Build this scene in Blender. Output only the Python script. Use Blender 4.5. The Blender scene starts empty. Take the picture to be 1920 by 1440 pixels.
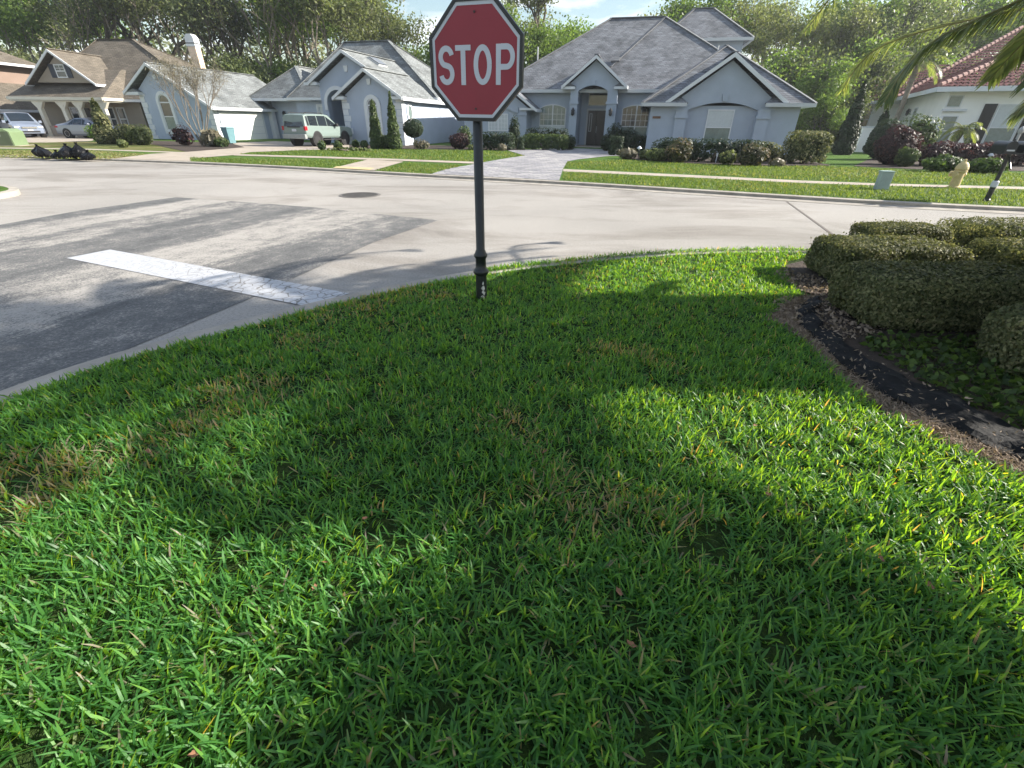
import bpy, bmesh, math, random
import numpy as np
from mathutils import Vector, Matrix
random.seed(7)
RNG = np.random.default_rng(11)
R = math.radians
sc = bpy.context.scene
COL = sc.collection

# ------------------------------------------------------------------ helpers
def tag(o, label=None, cat=None, group=None, kind=None):
    if label: o['label'] = label
    if cat: o['category'] = cat
    if group: o['group'] = group
    if kind: o['kind'] = kind
    return o

def empty(name, loc=(0, 0, 0), rz=0.0, label=None, cat=None, group=None, rot=None):
    o = bpy.data.objects.new(name, None)
    o.empty_display_size = 0.2
    COL.objects.link(o)
    o.location = loc
    o.rotation_euler = rot if rot else (0, 0, rz)
    return tag(o, label, cat, group)

def copy_tree(o, parent=None):
    c = o.copy()
    COL.objects.link(c)
    c.parent = parent
    for ch in list(o.children):
        copy_tree(ch, c)
    return c

def link_mesh(name, me, m, parent=None, smooth=False):
    if m is not None:
        me.materials.append(m)
    if smooth:
        me.polygons.foreach_set('use_smooth', [True] * len(me.polygons))
    o = bpy.data.objects.new(name, me)
    COL.objects.link(o)
    if parent is not None:
        o.parent = parent
    return o

class M:
    def __init__(s):
        s.v = []; s.f = []
    def add(s, vs, fs):
        b = len(s.v)
        s.v += [tuple(p) for p in vs]
        s.f += [tuple(i + b for i in f) for f in fs]
        return s
    def poly(s, pts):
        return s.add(pts, [tuple(range(len(pts)))])
    def box(s, x0, x1, y0, y1, z0, z1):
        return s.add([(x0, y0, z0), (x1, y0, z0), (x1, y1, z0), (x0, y1, z0), (x0, y0, z1), (x1, y0, z1), (x1, y1, z1), (x0, y1, z1)],
                     [(0, 3, 2, 1), (4, 5, 6, 7), (0, 1, 5, 4), (1, 2, 6, 5), (2, 3, 7, 6), (3, 0, 4, 7)])
    def prism(s, p2, y0, y1):               # polygon in x,z pushed along y
        n = len(p2)
        vs = [(x, y0, z) for x, z in p2] + [(x, y1, z) for x, z in p2]
        fs = [tuple(range(n)), tuple(range(2 * n - 1, n - 1, -1))]
        fs += [(i, (i + 1) % n, (i + 1) % n + n, i + n) for i in range(n)]
        return s.add(vs, fs)
    def prismz(s, p2, z0, z1):              # polygon in x,y pushed along z
        n = len(p2)
        vs = [(x, y, z0) for x, y in p2] + [(x, y, z1) for x, y in p2]
        fs = [tuple(range(n - 1, -1, -1)), tuple(range(n, 2 * n))]
        fs += [(i, (i + 1) % n, (i + 1) % n + n, i + n) for i in range(n)]
        return s.add(vs, fs)
    def slab(s, pts, t):                    # polygon thickened straight down
        n = len(pts)
        vs = [tuple(p) for p in pts] + [(p[0], p[1], p[2] - t) for p in pts]
        fs = [tuple(range(n)), tuple(range(2 * n - 1, n - 1, -1))]
        fs += [(i, (i + 1) % n, (i + 1) % n + n, i + n) for i in range(n)]
        return s.add(vs, fs)
    def beam(s, p, q, w, h):                # board from p to q, w wide (horizontal), h high
        p = Vector(p); q = Vector(q); d = (q - p)
        side = Vector((-d.y, d.x, 0))
        side = side.normalized() * w / 2 if side.length > 1e-6 else Vector((w / 2, 0, 0))
        up = Vector((0, 0, h / 2))
        vs = []
        for c in (p, q):
            vs += [c - side - up, c + side - up, c + side + up, c - side + up]
        return s.add(vs, [(0, 1, 2, 3), (7, 6, 5, 4), (0, 4, 5, 1), (1, 5, 6, 2), (2, 6, 7, 3), (3, 7, 4, 0)])
    def tube(s, pts, rads, n=8):
        pts = [Vector(p) for p in pts]
        rings = []
        for i, p in enumerate(pts):
            t = (pts[min(i + 1, len(pts) - 1)] - pts[max(i - 1, 0)])
            t = t.normalized() if t.length > 1e-9 else Vector((0, 0, 1))
            a = Vector((1, 0, 0)) if abs(t.x) < .8 else Vector((0, 1, 0))
            u = t.cross(a).normalized(); w = t.cross(u)
            r = rads[i] if hasattr(rads, '__len__') else rads
            rings.append([p + (u * math.cos(k * 2 * math.pi / n) + w * math.sin(k * 2 * math.pi / n)) * r for k in range(n)])
        vs = [q for r_ in rings for q in r_]
        fs = []
        for i in range(len(rings) - 1):
            for k in range(n):
                a = i * n + k; b = i * n + (k + 1) % n
                fs.append((a, b, b + n, a + n))
        fs.append(tuple(range(n - 1, -1, -1)))
        fs.append(tuple(range((len(rings) - 1) * n, len(rings) * n)))
        return s.add(vs, fs)
    def lathe(s, prof, n=20, c=(0, 0), axis='z', cap=True):
        vs = []
        for r, z in prof:
            for k in range(n):
                a = 2 * math.pi * k / n
                x, y = r * math.cos(a), r * math.sin(a)
                if axis == 'z': vs.append((c[0] + x, c[1] + y, z))
                elif axis == 'y': vs.append((c[0] + x, z, c[1] + y))
                else: vs.append((z, c[0] + x, c[1] + y))
        fs = []
        for i in range(len(prof) - 1):
            for k in range(n):
                a = i * n + k; b = i * n + (k + 1) % n
                fs.append((a, b, b + n, a + n))
        if cap:
            fs.append(tuple(range(n - 1, -1, -1)))
            fs.append(tuple(range((len(prof) - 1) * n, len(prof) * n)))
        return s.add(vs, fs)
    def blob(s, c, r, n=14, m=9, jit=0.0, rnd=random):
        vs = [(c[0], c[1], c[2] - r[2])]
        for j in range(1, m):
            ph = -math.pi / 2 + math.pi * j / m
            for k in range(n):
                a = 2 * math.pi * k / n
                q = 1 + rnd.uniform(-jit, jit)
                vs.append((c[0] + r[0] * q * math.cos(ph) * math.cos(a), c[1] + r[1] * q * math.cos(ph) * math.sin(a), c[2] + r[2] * q * math.sin(ph)))
        vs.append((c[0], c[1], c[2] + r[2]))
        fs = [(0, 1 + (k + 1) % n, 1 + k) for k in range(n)]
        for j in range(m - 2):
            for k in range(n):
                a = 1 + j * n + k; b = 1 + j * n + (k + 1) % n
                fs.append((a, b, b + n, a + n))
        L = len(vs) - 1; o = 1 + (m - 2) * n
        fs += [(L, o + k, o + (k + 1) % n) for k in range(n)]
        return s.add(vs, fs)
    def build(s, name, m, parent=None, smooth=False, bevel=0, subsurf=0):
        me = bpy.data.meshes.new(name)
        me.from_pydata(s.v, [], s.f)
        bm = bmesh.new(); bm.from_mesh(me)
        bmesh.ops.recalc_face_normals(bm, faces=bm.faces)
        bm.to_mesh(me); bm.free()
        o = link_mesh(name, me, m, parent, smooth)
        if bevel:
            b = o.modifiers.new('bevel', 'BEVEL'); b.width = bevel; b.segments = 2; b.limit_method = 'ANGLE'
        if subsurf:
            b = o.modifiers.new('sub', 'SUBSURF'); b.levels = subsurf; b.render_levels = subsurf
        return o

def np_mesh(name, V, nper, m, parent=None, rnd=None, link=True):
    """V (n*nper,3): n separate faces of nper corners."""
    n = len(V) // nper
    me = bpy.data.meshes.new(name)
    me.vertices.add(len(V)); me.vertices.foreach_set('co', V.astype(np.float32).ravel())
    me.loops.add(len(V)); me.loops.foreach_set('vertex_index', np.arange(len(V), dtype=np.int32))
    me.polygons.add(n)
    me.polygons.foreach_set('loop_start', np.arange(0, len(V), nper, dtype=np.int32))
    me.polygons.foreach_set('loop_total', np.full(n, nper, dtype=np.int32))
    if rnd is not None:
        a = me.attributes.new('rnd', 'FLOAT', 'POINT')
        a.data.foreach_set('value', np.repeat(rnd, nper).astype(np.float32))
    me.update(calc_edges=True)
    if not link:
        me.materials.append(m); return me
    return link_mesh(name, me, m, parent)

def leaf_quads(P, size, aspect=0.55, up=0.25, rng=RNG, nrm=None):
    """diamond leaves of random facing at points P -> vertices (4 per leaf)"""
    n = len(P)
    d = rng.normal(size=(n, 3))
    if nrm is not None: d = d * .42 + nrm * 1.0
    d[:, 2] += up
    d /= np.linalg.norm(d, axis=1)[:, None] + 1e-9
    a = rng.normal(size=(n, 3)); u = np.cross(d, a); u /= np.linalg.norm(u, axis=1)[:, None] + 1e-9
    w = np.cross(d, u)
    s = size * rng.uniform(.6, 1.35, size=(n, 1))
    V = np.empty((n, 4, 3))
    V[:, 0] = P - u * s; V[:, 1] = P + w * s * aspect; V[:, 2] = P + u * s; V[:, 3] = P - w * s * aspect
    return V.reshape(-1, 3)

# ------------------------------------------------------------------ materials
def new_mat(name):
    m = bpy.data.materials.new(name); m.use_nodes = True
    nt = m.node_tree; nt.nodes.clear()
    out = nt.nodes.new('ShaderNodeOutputMaterial')
    return m, nt, out

def N(nt, t, **kw):
    n = nt.nodes.new(t)
    for k, v in kw.items():
        if k in ('operation', 'blend_type', 'data_type', 'attribute_name', 'wave_type', 'feature', 'noise_dimensions', 'interpolation_type', 'distance', 'offset', 'squash', 'bands_direction', 'attribute_type'):
            setattr(n, k, v)
        else:
            n.inputs[k].default_value = v
    return n

def ramp(nt, fac, stops):
    r = nt.nodes.new('ShaderNodeValToRGB')
    e = r.color_ramp.elements
    while len(e) < len(stops): e.new(.5)
    for i, (p, c) in enumerate(stops):
        e[i].position = p
        e[i].color = c if len(c) == 4 else (*c, 1)
    if fac is not None: nt.links.new(fac, r.inputs[0])
    return r

def plain(name, c, rough=.6, var=.12, scale=6, metal=0, bump=0, spec=.4, scale2=None, coat=0):
    m, nt, out = new_mat(name)
    p = nt.nodes.new('ShaderNodeBsdfPrincipled')
    tc = nt.nodes.new('ShaderNodeTexCoord')
    no = N(nt, 'ShaderNodeTexNoise', Scale=scale, Detail=5, Roughness=.6)
    nt.links.new(tc.outputs['Object'], no.inputs['Vector'])
    lo = tuple(x * (1 - var) for x in c); hi = tuple(min(1, x * (1 + var)) for x in c)
    r = ramp(nt, no.outputs['Fac'], [(.3, lo), (.7, hi)])
    nt.links.new(r.outputs[0], p.inputs['Base Color'])
    p.inputs['Roughness'].default_value = rough; p.inputs['Metallic'].default_value = metal
    p.inputs['Specular IOR Level'].default_value = spec
    p.inputs['Coat Weight'].default_value = coat
    if bump:
        n2 = N(nt, 'ShaderNodeTexNoise', Scale=scale2 or scale * 8, Detail=3)
        nt.links.new(tc.outputs['Object'], n2.inputs['Vector'])
        b = N(nt, 'ShaderNodeBump', Strength=bump, Distance=.02)
        nt.links.new(n2.outputs['Fac'], b.inputs['Height']); nt.links.new(b.outputs[0], p.inputs['Normal'])
    nt.links.new(p.outputs[0], out.inputs[0])
    return m

def foliage(name, stops, trans=.35, rough=.5, tint=(1.0, 1.0, .6), spec=.3, objvar=0.0):
    """leaf material: 'rnd' attribute picks the colour, part of the light passes through"""
    m, nt, out = new_mat(name)
    at = N(nt, 'ShaderNodeAttribute', attribute_name='rnd')
    fac = at.outputs['Fac']
    r = ramp(nt, fac, stops)
    colo = r.outputs[0]
    if objvar:
        oi = nt.nodes.new('ShaderNodeObjectInfo')
        hs = N(nt, 'ShaderNodeHueSaturation')
        mr = N(nt, 'ShaderNodeMapRange'); mr.inputs['To Min'].default_value = 1 - objvar; mr.inputs['To Max'].default_value = 1 + objvar
        nt.links.new(oi.outputs['Random'], mr.inputs['Value']); nt.links.new(mr.outputs[0], hs.inputs['Value'])
        nt.links.new(colo, hs.inputs['Color']); colo = hs.outputs[0]
    p = nt.nodes.new('ShaderNodeBsdfPrincipled'); p.inputs['Roughness'].default_value = rough
    p.inputs['Specular IOR Level'].default_value = spec
    nt.links.new(colo, p.inputs['Base Color'])
    t = nt.nodes.new('ShaderNodeBsdfTranslucent')
    mx = N(nt, 'ShaderNodeMix', data_type='RGBA', blend_type='MULTIPLY'); mx.inputs[0].default_value = 1
    nt.links.new(colo, mx.inputs[6]); mx.inputs[7].default_value = (*[x * 1.6 for x in tint], 1)
    nt.links.new(mx.outputs[2], t.inputs[0])
    ms = nt.nodes.new('ShaderNodeMixShader'); ms.inputs[0].default_value = trans
    nt.links.new(p.outputs[0], ms.inputs[1]); nt.links.new(t.outputs[0], ms.inputs[2])
    nt.links.new(ms.outputs[0], out.inputs[0])
    return m

def shingle_mat(name, c, row=.16, w=.5, stain=0.35, curved=False):
    m, nt, out = new_mat(name)
    p = nt.nodes.new('ShaderNodeBsdfPrincipled'); p.inputs['Roughness'].default_value = .85; p.inputs['Specular IOR Level'].default_value = .25
    tc = nt.nodes.new('ShaderNodeTexCoord'); sp = nt.nodes.new('ShaderNodeSeparateXYZ')
    nt.links.new(tc.outputs['Object'], sp.inputs[0])
    ad = N(nt, 'ShaderNodeMath', operation='ADD'); nt.links.new(sp.outputs[0], ad.inputs[0]); nt.links.new(sp.outputs[1], ad.inputs[1])
    mz = N(nt, 'ShaderNodeMath', operation='MULTIPLY'); nt.links.new(sp.outputs[2], mz.inputs[0]); mz.inputs[1].default_value = 1.6
    cb = nt.nodes.new('ShaderNodeCombineXYZ'); nt.links.new(ad.outputs[0], cb.inputs[0]); nt.links.new(mz.outputs[0], cb.inputs[1])
    br = nt.nodes.new('ShaderNodeTexBrick'); br.offset = .5
    br.inputs['Scale'].default_value = 1; br.inputs['Brick Width'].default_value = w; br.inputs['Row Height'].default_value = row
    br.inputs['Mortar Size'].default_value = .02; br.inputs['Mortar Smooth'].default_value = .5
    br.inputs['Color1'].default_value = (*[x * .8 for x in c], 1); br.inputs['Color2'].default_value = (*[min(1, x * 1.22) for x in c], 1)
    br.inputs['Mortar'].default_value = (*[x * .45 for x in c], 1)
    nt.links.new(cb.outputs[0], br.inputs['Vector'])
    no = N(nt, 'ShaderNodeTexNoise', Scale=.9, Detail=6, Roughness=.65); nt.links.new(tc.outputs['Object'], no.inputs['Vector'])
    r = ramp(nt, no.outputs['Fac'], [(.35, (1 - stain,) * 3), (.55, (1, 1, 1))])
    mx = N(nt, 'ShaderNodeMix', data_type='RGBA', blend_type='MULTIPLY'); mx.inputs[0].default_value = 1
    nt.links.new(br.outputs['Color'], mx.inputs[6]); nt.links.new(r.outputs[0], mx.inputs[7])
    nt.links.new(mx.outputs[2], p.inputs['Base Color'])
    b = N(nt, 'ShaderNodeBump', Strength=.5, Distance=.03); b.invert = True
    nt.links.new(br.outputs['Fac'], b.inputs['Height']); nt.links.new(b.outputs[0], p.inputs['Normal'])
    nt.links.new(p.outputs[0], out.inputs[0])
    return m

MT = {}
MT['stucco_grey'] = plain('stucco_grey', (.36, .41, .485), .85, .06, 1.2, bump=.25, scale2=60)
MT['stucco_blue'] = plain('stucco_blue', (.38, .435, .53), .85, .06, 1.2, bump=.25, scale2=60)
MT['stucco_tan'] = plain('stucco_tan', (.30, .26, .215), .85, .07, 1.2, bump=.2, scale2=60)
MT['stucco_white'] = plain('stucco_white', (.86, .85, .81), .85, .04, 1, bump=.2, scale2=60)
MT['stucco_peach'] = plain('stucco_peach', (.72, .56, .43), .85, .05, 1)
MT['trim_white'] = plain('trim_white', (.62, .64, .66), .55, .04, 2)
MT['trim_grey'] = plain('trim_grey', (.50, .52, .53), .6, .05, 2)
MT['trim_cream'] = plain('trim_cream', (.60, .57, .48), .6, .05, 2)
MT['roof_grey'] = shingle_mat('roof_grey', (.20, .21, .23), .15, .45, .45)
MT['roof_silver'] = shingle_mat('roof_silver', (.215, .23, .232), .15, .45, .4)
MT['roof_brown'] = shingle_mat('roof_brown', (.15, .13, .105), .15, .45, .25)
MT['ridge_grey'] = plain('ridge_grey', (.15, .155, .165), .85, .25, 4)
MT['glass'] = plain('window_glass', (.035, .045, .055), .06, .2, 3, spec=.9)
MT['glass_blind'] = plain('glass_blind', (.50, .54, .56), .25, .06, 9, spec=.6)
MT['glass_green_reflection'] = plain('glass_green_reflection', (.16, .21, .20), .1, .2, 5, spec=.8)  # green reflection put into the pane colour
MT['door_dark'] = plain('door_dark', (.028, .022, .022), .35, .3, 4)
MT['black_metal'] = plain('black_metal', (.012, .014, .016), .42, .35, 14, spec=.5)
MT['garage_white'] = plain('garage_white', (.80, .80, .77), .5, .02, 1)
MT['concrete'] = plain('concrete', (.36, .31, .255), .9, .16, 1.6, bump=.3, scale2=70)
MT['kerb'] = plain('kerb', (.33, .30, .26), .9, .22, 3.0, bump=.3, scale2=60)
MT['mulch'] = plain('mulch', (.05, .036, .028), .95, .5, 9, bump=.9, scale2=40)
MT['soil'] = plain('soil', (.055, .06, .028), .95, .4, 9, bump=.8, scale2=60)
MT['bark'] = plain('bark', (.10, .085, .07), .95, .35, 6, bump=.9, scale2=20)
MT['bark_pale'] = plain('bark_pale', (.21, .185, .15), .9, .3, 5, bump=.5, scale2=20)
MT['bark_twig'] = plain('bark_twig', (.17, .145, .115), .9, .25, 5)
MT['bark_palm'] = plain('bark_palm', (.22, .19, .15), .95, .3, 7, bump=.9, scale2=18)
MT['plastic_black'] = plain('plastic_black', (.007, .0075, .009), .8, .6, 9, bump=.5, scale2=30, spec=.25)

def road_mat():
    m, nt, out = new_mat('road_asphalt')
    p = nt.nodes.new('ShaderNodeBsdfPrincipled'); p.inputs['Roughness'].default_value = .9; p.inputs['Specular IOR Level'].default_value = .25
    g = nt.nodes.new('ShaderNodeNewGeometry')
    big = N(nt, 'ShaderNodeTexNoise', Scale=.22, Detail=5, Roughness=.55); nt.links.new(g.outputs['Position'], big.inputs['Vector'])
    mp = N(nt, 'ShaderNodeMapping'); mp.inputs['Scale'].default_value = (.22, .5, 1); mp.inputs['Rotation'].default_value = (0, 0, R(20))
    nt.links.new(g.outputs['Position'], mp.inputs[0])
    st = N(nt, 'ShaderNodeTexNoise', Scale=1.0, Detail=9, Roughness=.7, Distortion=.5); nt.links.new(mp.outputs[0], st.inputs['Vector'])
    fi = N(nt, 'ShaderNodeTexNoise', Scale=38, Detail=6, Roughness=.85); nt.links.new(g.outputs['Position'], fi.inputs['Vector'])
    r1 = ramp(nt, big.outputs['Fac'], [(.3, (.285, .27, .25)), (.7, (.385, .362, .335))])
    r2 = ramp(nt, st.outputs['Fac'], [(.48, (1, 1, 1)), (.58, (.80, .785, .77)), (.68, (.60, .585, .57))])
    r3 = ramp(nt, fi.outputs['Fac'], [(.32, (.30, .30, .30)), (.47, (.9, .9, .9)), (.62, (1.12, 1.12, 1.12))])
    a = N(nt, 'ShaderNodeMix', data_type='RGBA', blend_type='MULTIPLY'); a.inputs[0].default_value = 1
    nt.links.new(r1.outputs[0], a.inputs[6]); nt.links.new(r2.outputs[0], a.inputs[7])
    b = N(nt, 'ShaderNodeMix', data_type='RGBA', blend_type='MULTIPLY'); b.inputs[0].default_value = .8
    nt.links.new(a.outputs[2], b.inputs[6]); nt.links.new(r3.outputs[0], b.inputs[7])
    nt.links.new(b.outputs[2], p.inputs['Base Color'])
    bu = N(nt, 'ShaderNodeBump', Strength=.5, Distance=.01); nt.links.new(fi.outputs['Fac'], bu.inputs['Height'])
    nt.links.new(bu.outputs[0], p.inputs['Normal'])
    nt.links.new(p.outputs[0], out.inputs[0])
    return m

def patch_mat():
    """darker side street, worn to pale aggregate along the wheel tracks"""
    m, nt, out = new_mat('worn_asphalt')
    p = nt.nodes.new('ShaderNodeBsdfPrincipled'); p.inputs['Roughness'].default_value = .92; p.inputs['Specular IOR Level'].default_value = .2
    g = nt.nodes.new('ShaderNodeNewGeometry')
    dn = N(nt, 'ShaderNodeVectorMath', operation='DOT_PRODUCT'); dn.inputs[1].default_value = (.96, -.28, 0)
    dt = N(nt, 'ShaderNodeVectorMath', operation='DOT_PRODUCT'); dt.inputs[1].default_value = (.28, .96, 0)
    for d in (dn, dt): nt.links.new(g.outputs['Position'], d.inputs[0])
    cb = nt.nodes.new('ShaderNodeCombineXYZ'); nt.links.new(dn.outputs['Value'], cb.inputs[0])
    sc_ = N(nt, 'ShaderNodeMath', operation='MULTIPLY'); sc_.inputs[1].default_value = .22
    nt.links.new(dt.outputs['Value'], sc_.inputs[0]); nt.links.new(sc_.outputs[0], cb.inputs[1])
    no = N(nt, 'ShaderNodeTexNoise', Scale=1.1, Detail=9, Roughness=.75); nt.links.new(cb.outputs[0], no.inputs['Vector'])
    # wheel-track profile across the street
    mr = N(nt, 'ShaderNodeMapRange'); mr.inputs['From Min'].default_value = -12; mr.inputs['From Max'].default_value = -3.5
    wb = N(nt, 'ShaderNodeTexNoise', Scale=2.6, Detail=6, Roughness=.7); nt.links.new(cb.outputs[0], wb.inputs['Vector'])
    wv = N(nt, 'ShaderNodeMath', operation='MULTIPLY_ADD'); wv.inputs[1].default_value = 1.5; nt.links.new(wb.outputs['Fac'], wv.inputs[0]); nt.links.new(dn.outputs['Value'], wv.inputs[2])
    ws = N(nt, 'ShaderNodeMath', operation='SUBTRACT'); ws.inputs[1].default_value = .75; nt.links.new(wv.outputs[0], ws.inputs[0])
    nt.links.new(ws.outputs[0], mr.inputs['Value'])
    def u(s): return (s + 12) / 8.5
    k = lambda v: (v, v, v)
    tr = ramp(nt, mr.outputs[0], [(0, k(.1)), (u(-10.35), k(.12)), (u(-9.9), k(.95)), (u(-9.3), k(.8)), (u(-9.0), k(.25)), (u(-8.75), k(.7)), (u(-8.5), k(.75)), (u(-8.1), k(.1)), (u(-6.9), k(.12)), (u(-6.3), k(.8)), (u(-5.3), k(.8)), (u(-4.9), k(.15)), (1, k(.1))])
    tr.color_ramp.interpolation = 'EASE'
    iso = N(nt, 'ShaderNodeTexNoise', Scale=3.2, Detail=9, Roughness=.78); nt.links.new(g.outputs['Position'], iso.inputs['Vector'])
    fi = N(nt, 'ShaderNodeTexNoise', Scale=42, Detail=4, Roughness=.8); nt.links.new(g.outputs['Position'], fi.inputs['Vector'])
    def madd(a, k, b):
        q = N(nt, 'ShaderNodeMath', operation='MULTIPLY_ADD'); q.inputs[1].default_value = k
        nt.links.new(a, q.inputs[0])
        if b is None: q.inputs[2].default_value = 0
        else: nt.links.new(b, q.inputs[2])
        return q.outputs[0]
    acc = madd(tr.outputs[0], .55, None)
    acc = madd(no.outputs['Fac'], 1.7, acc); acc = madd(iso.outputs['Fac'], 1.6, acc); acc = madd(fi.outputs['Fac'], 1.9, acc)
    dv = N(nt, 'ShaderNodeMath', operation='MULTIPLY'); dv.inputs[1].default_value = .180; nt.links.new(acc, dv.inputs[0])
    r = ramp(nt, dv.outputs[0], [(.36, (.05, .052, .055)), (.47, (.125, .126, .127)), (.515, (.17, .168, .164)), (.535, (.27, .257, .24)), (.58, (.36, .34, .315)), (1, (.42, .40, .37))])
    sp = N(nt, 'ShaderNodeTexVoronoi', Scale=34); nt.links.new(g.outputs['Position'], sp.inputs['Vector'])
    rs = ramp(nt, sp.outputs['Distance'], [(.0, (.22, .21, .2)), (.16, (.16, .16, .155)), (.24, (0, 0, 0))])
    mx = N(nt, 'ShaderNodeMix', data_type='RGBA', blend_type='LIGHTEN'); mx.inputs[0].default_value = .75
    nt.links.new(r.outputs[0], mx.inputs[6]); nt.links.new(rs.outputs[0], mx.inputs[7])
    nt.links.new(mx.outputs[2], p.inputs['Base Color'])
    bu = N(nt, 'ShaderNodeBump', Strength=.7, Distance=.012); nt.links.new(fi.outputs['Fac'], bu.inputs['Height'])
    nt.links.new(bu.outputs[0], p.inputs['Normal'])
    nt.links.new(p.outputs[0], out.inputs[0])
    return m

def paint_mat():
    """old white road paint, crazed with dark cracks"""
    m, nt, out = new_mat('road_paint')
    p = nt.nodes.new('ShaderNodeBsdfPrincipled'); p.inputs['Roughness'].default_value = .7
    g = nt.nodes.new('ShaderNodeNewGeometry')
    nz = N(nt, 'ShaderNodeTexNoise', Scale=5, Detail=3); nt.links.new(g.outputs['Position'], nz.inputs['Vector'])
    mv = N(nt, 'ShaderNodeMix', data_type='RGBA'); mv.inputs[0].default_value = .12
    nt.links.new(g.outputs['Position'], mv.inputs[6]); nt.links.new(nz.outputs['Color'], mv.inputs[7])
    vo = N(nt, 'ShaderNodeTexVoronoi', feature='DISTANCE_TO_EDGE', Scale=8.5); nt.links.new(mv.outputs[2], vo.inputs['Vector'])
    area = N(nt, 'ShaderNodeTexNoise', Scale=1.1, Detail=2); nt.links.new(g.outputs['Position'], area.inputs['Vector'])
    sp = nt.nodes.new('ShaderNodeSeparateXYZ'); nt.links.new(g.outputs['Position'], sp.inputs[0])
    mr = N(nt, 'ShaderNodeMapRange'); mr.inputs['From Min'].default_value = -5.2; mr.inputs['From Max'].default_value = -2.2
    nt.links.new(sp.outputs[0], mr.inputs['Value'])
    mul = N(nt, 'ShaderNodeMath', operation='MULTIPLY'); nt.links.new(mr.outputs[0], mul.inputs[0]); nt.links.new(area.outputs['Fac'], mul.inputs[1])
    th = N(nt, 'ShaderNodeMath', operation='MULTIPLY'); th.inputs[1].default_value = .09; nt.links.new(mul.outputs[0], th.inputs[0])
    lt = N(nt, 'ShaderNodeMath', operation='LESS_THAN'); nt.links.new(vo.outputs['Distance'], lt.inputs[0]); nt.links.new(th.outputs[0], lt.inputs[1])
    wn = N(nt, 'ShaderNodeTexNoise', Scale=16, Detail=8, Roughness=.8); nt.links.new(g.outputs['Position'], wn.inputs['Vector'])
    wr = ramp(nt, wn.outputs['Fac'], [(.36, (.24, .24, .24)), (.45, (.42, .43, .455)), (1, (.54, .55, .58))])
    mx = N(nt, 'ShaderNodeMix', data_type='RGBA'); nt.links.new(lt.outputs[0], mx.inputs[0])
    nt.links.new(wr.outputs[0], mx.inputs[6]); mx.inputs[7].default_value = (.20, .19, .18, 1)
    nt.links.new(mx.outputs[2], p.inputs['Base Color']); nt.links.new(p.outputs[0], out.inputs[0])
    return m

def paver_mat():
    m, nt, out = new_mat('paver_bricks')
    p = nt.nodes.new('ShaderNodeBsdfPrincipled'); p.inputs['Roughness'].default_value = .85
    g = nt.nodes.new('ShaderNodeNewGeometry')
    br = nt.nodes.new('ShaderNodeTexBrick'); br.inputs['Scale'].default_value = 1; br.inputs['Brick Width'].default_value = .45; br.inputs['Row Height'].default_value = .28
    br.inputs['Mortar Size'].default_value = .012
    br.inputs['Color1'].default_value = (.20, .20, .215, 1); br.inputs['Color2'].default_value = (.38, .37, .37, 1); br.inputs['Mortar'].default_value = (.12, .12, .12, 1)
    mp = N(nt, 'ShaderNodeMapping'); mp.inputs['Rotation'].default_value = (0, 0, R(-14)); nt.links.new(g.outputs['Position'], mp.inputs[0]); nt.links.new(mp.outputs[0], br.inputs['Vector'])
    no = N(nt, 'ShaderNodeTexNoise', Scale=1.7, Detail=5); nt.links.new(g.outputs['Position'], no.inputs['Vector'])
    r = ramp(nt, no.outputs['Fac'], [(.35, (.75, .75, .8)), (.65, (1.1, 1.08, 1.05))])
    mx = N(nt, 'ShaderNodeMix', data_type='RGBA', blend_type='MULTIPLY'); mx.inputs[0].default_value = 1
    nt.links.new(br.outputs['Color'], mx.inputs[6]); nt.links.new(r.outputs[0], mx.inputs[7])
    nt.links.new(mx.outputs[2], p.inputs['Base Color']); nt.links.new(p.outputs[0], out.inputs[0])
    return m

def turf_mat(name, a, b, dry, dry_lo=.55, scale=.5):
    m, nt, out = new_mat(name)
    p = nt.nodes.new('ShaderNodeBsdfPrincipled'); p.inputs['Roughness'].default_value = .95; p.inputs['Specular IOR Level'].default_value = .1
    g = nt.nodes.new('ShaderNodeNewGeometry')
    fi = N(nt, 'ShaderNodeTexNoise', Scale=22, Detail=4, Roughness=.7); nt.links.new(g.outputs['Position'], fi.inputs['Vector'])
    bg = N(nt, 'ShaderNodeTexNoise', Scale=scale, Detail=5, Roughness=.6); nt.links.new(g.outputs['Position'], bg.inputs['Vector'])
    r = ramp(nt, fi.outputs['Fac'], [(.3, a), (.7, b)])
    r2 = ramp(nt, bg.outputs['Fac'], [(dry_lo, (0, 0, 0)), (dry_lo + .15, (1, 1, 1))])
    mx = N(nt, 'ShaderNodeMix', data_type='RGBA'); nt.links.new(r2.outputs[0], mx.inputs[0]); nt.links.new(r.outputs[0], mx.inputs[6]); mx.inputs[7].default_value = (*dry, 1)
    nt.links.new(mx.outputs[2], p.inputs['Base Color'])
    bu = N(nt, 'ShaderNodeBump', Strength=1, Distance=.05); nt.links.new(fi.outputs['Fac'], bu.inputs['Height']); nt.links.new(bu.outputs[0], p.inputs['Normal'])
    nt.links.new(p.outputs[0], out.inputs[0])
    return m

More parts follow.
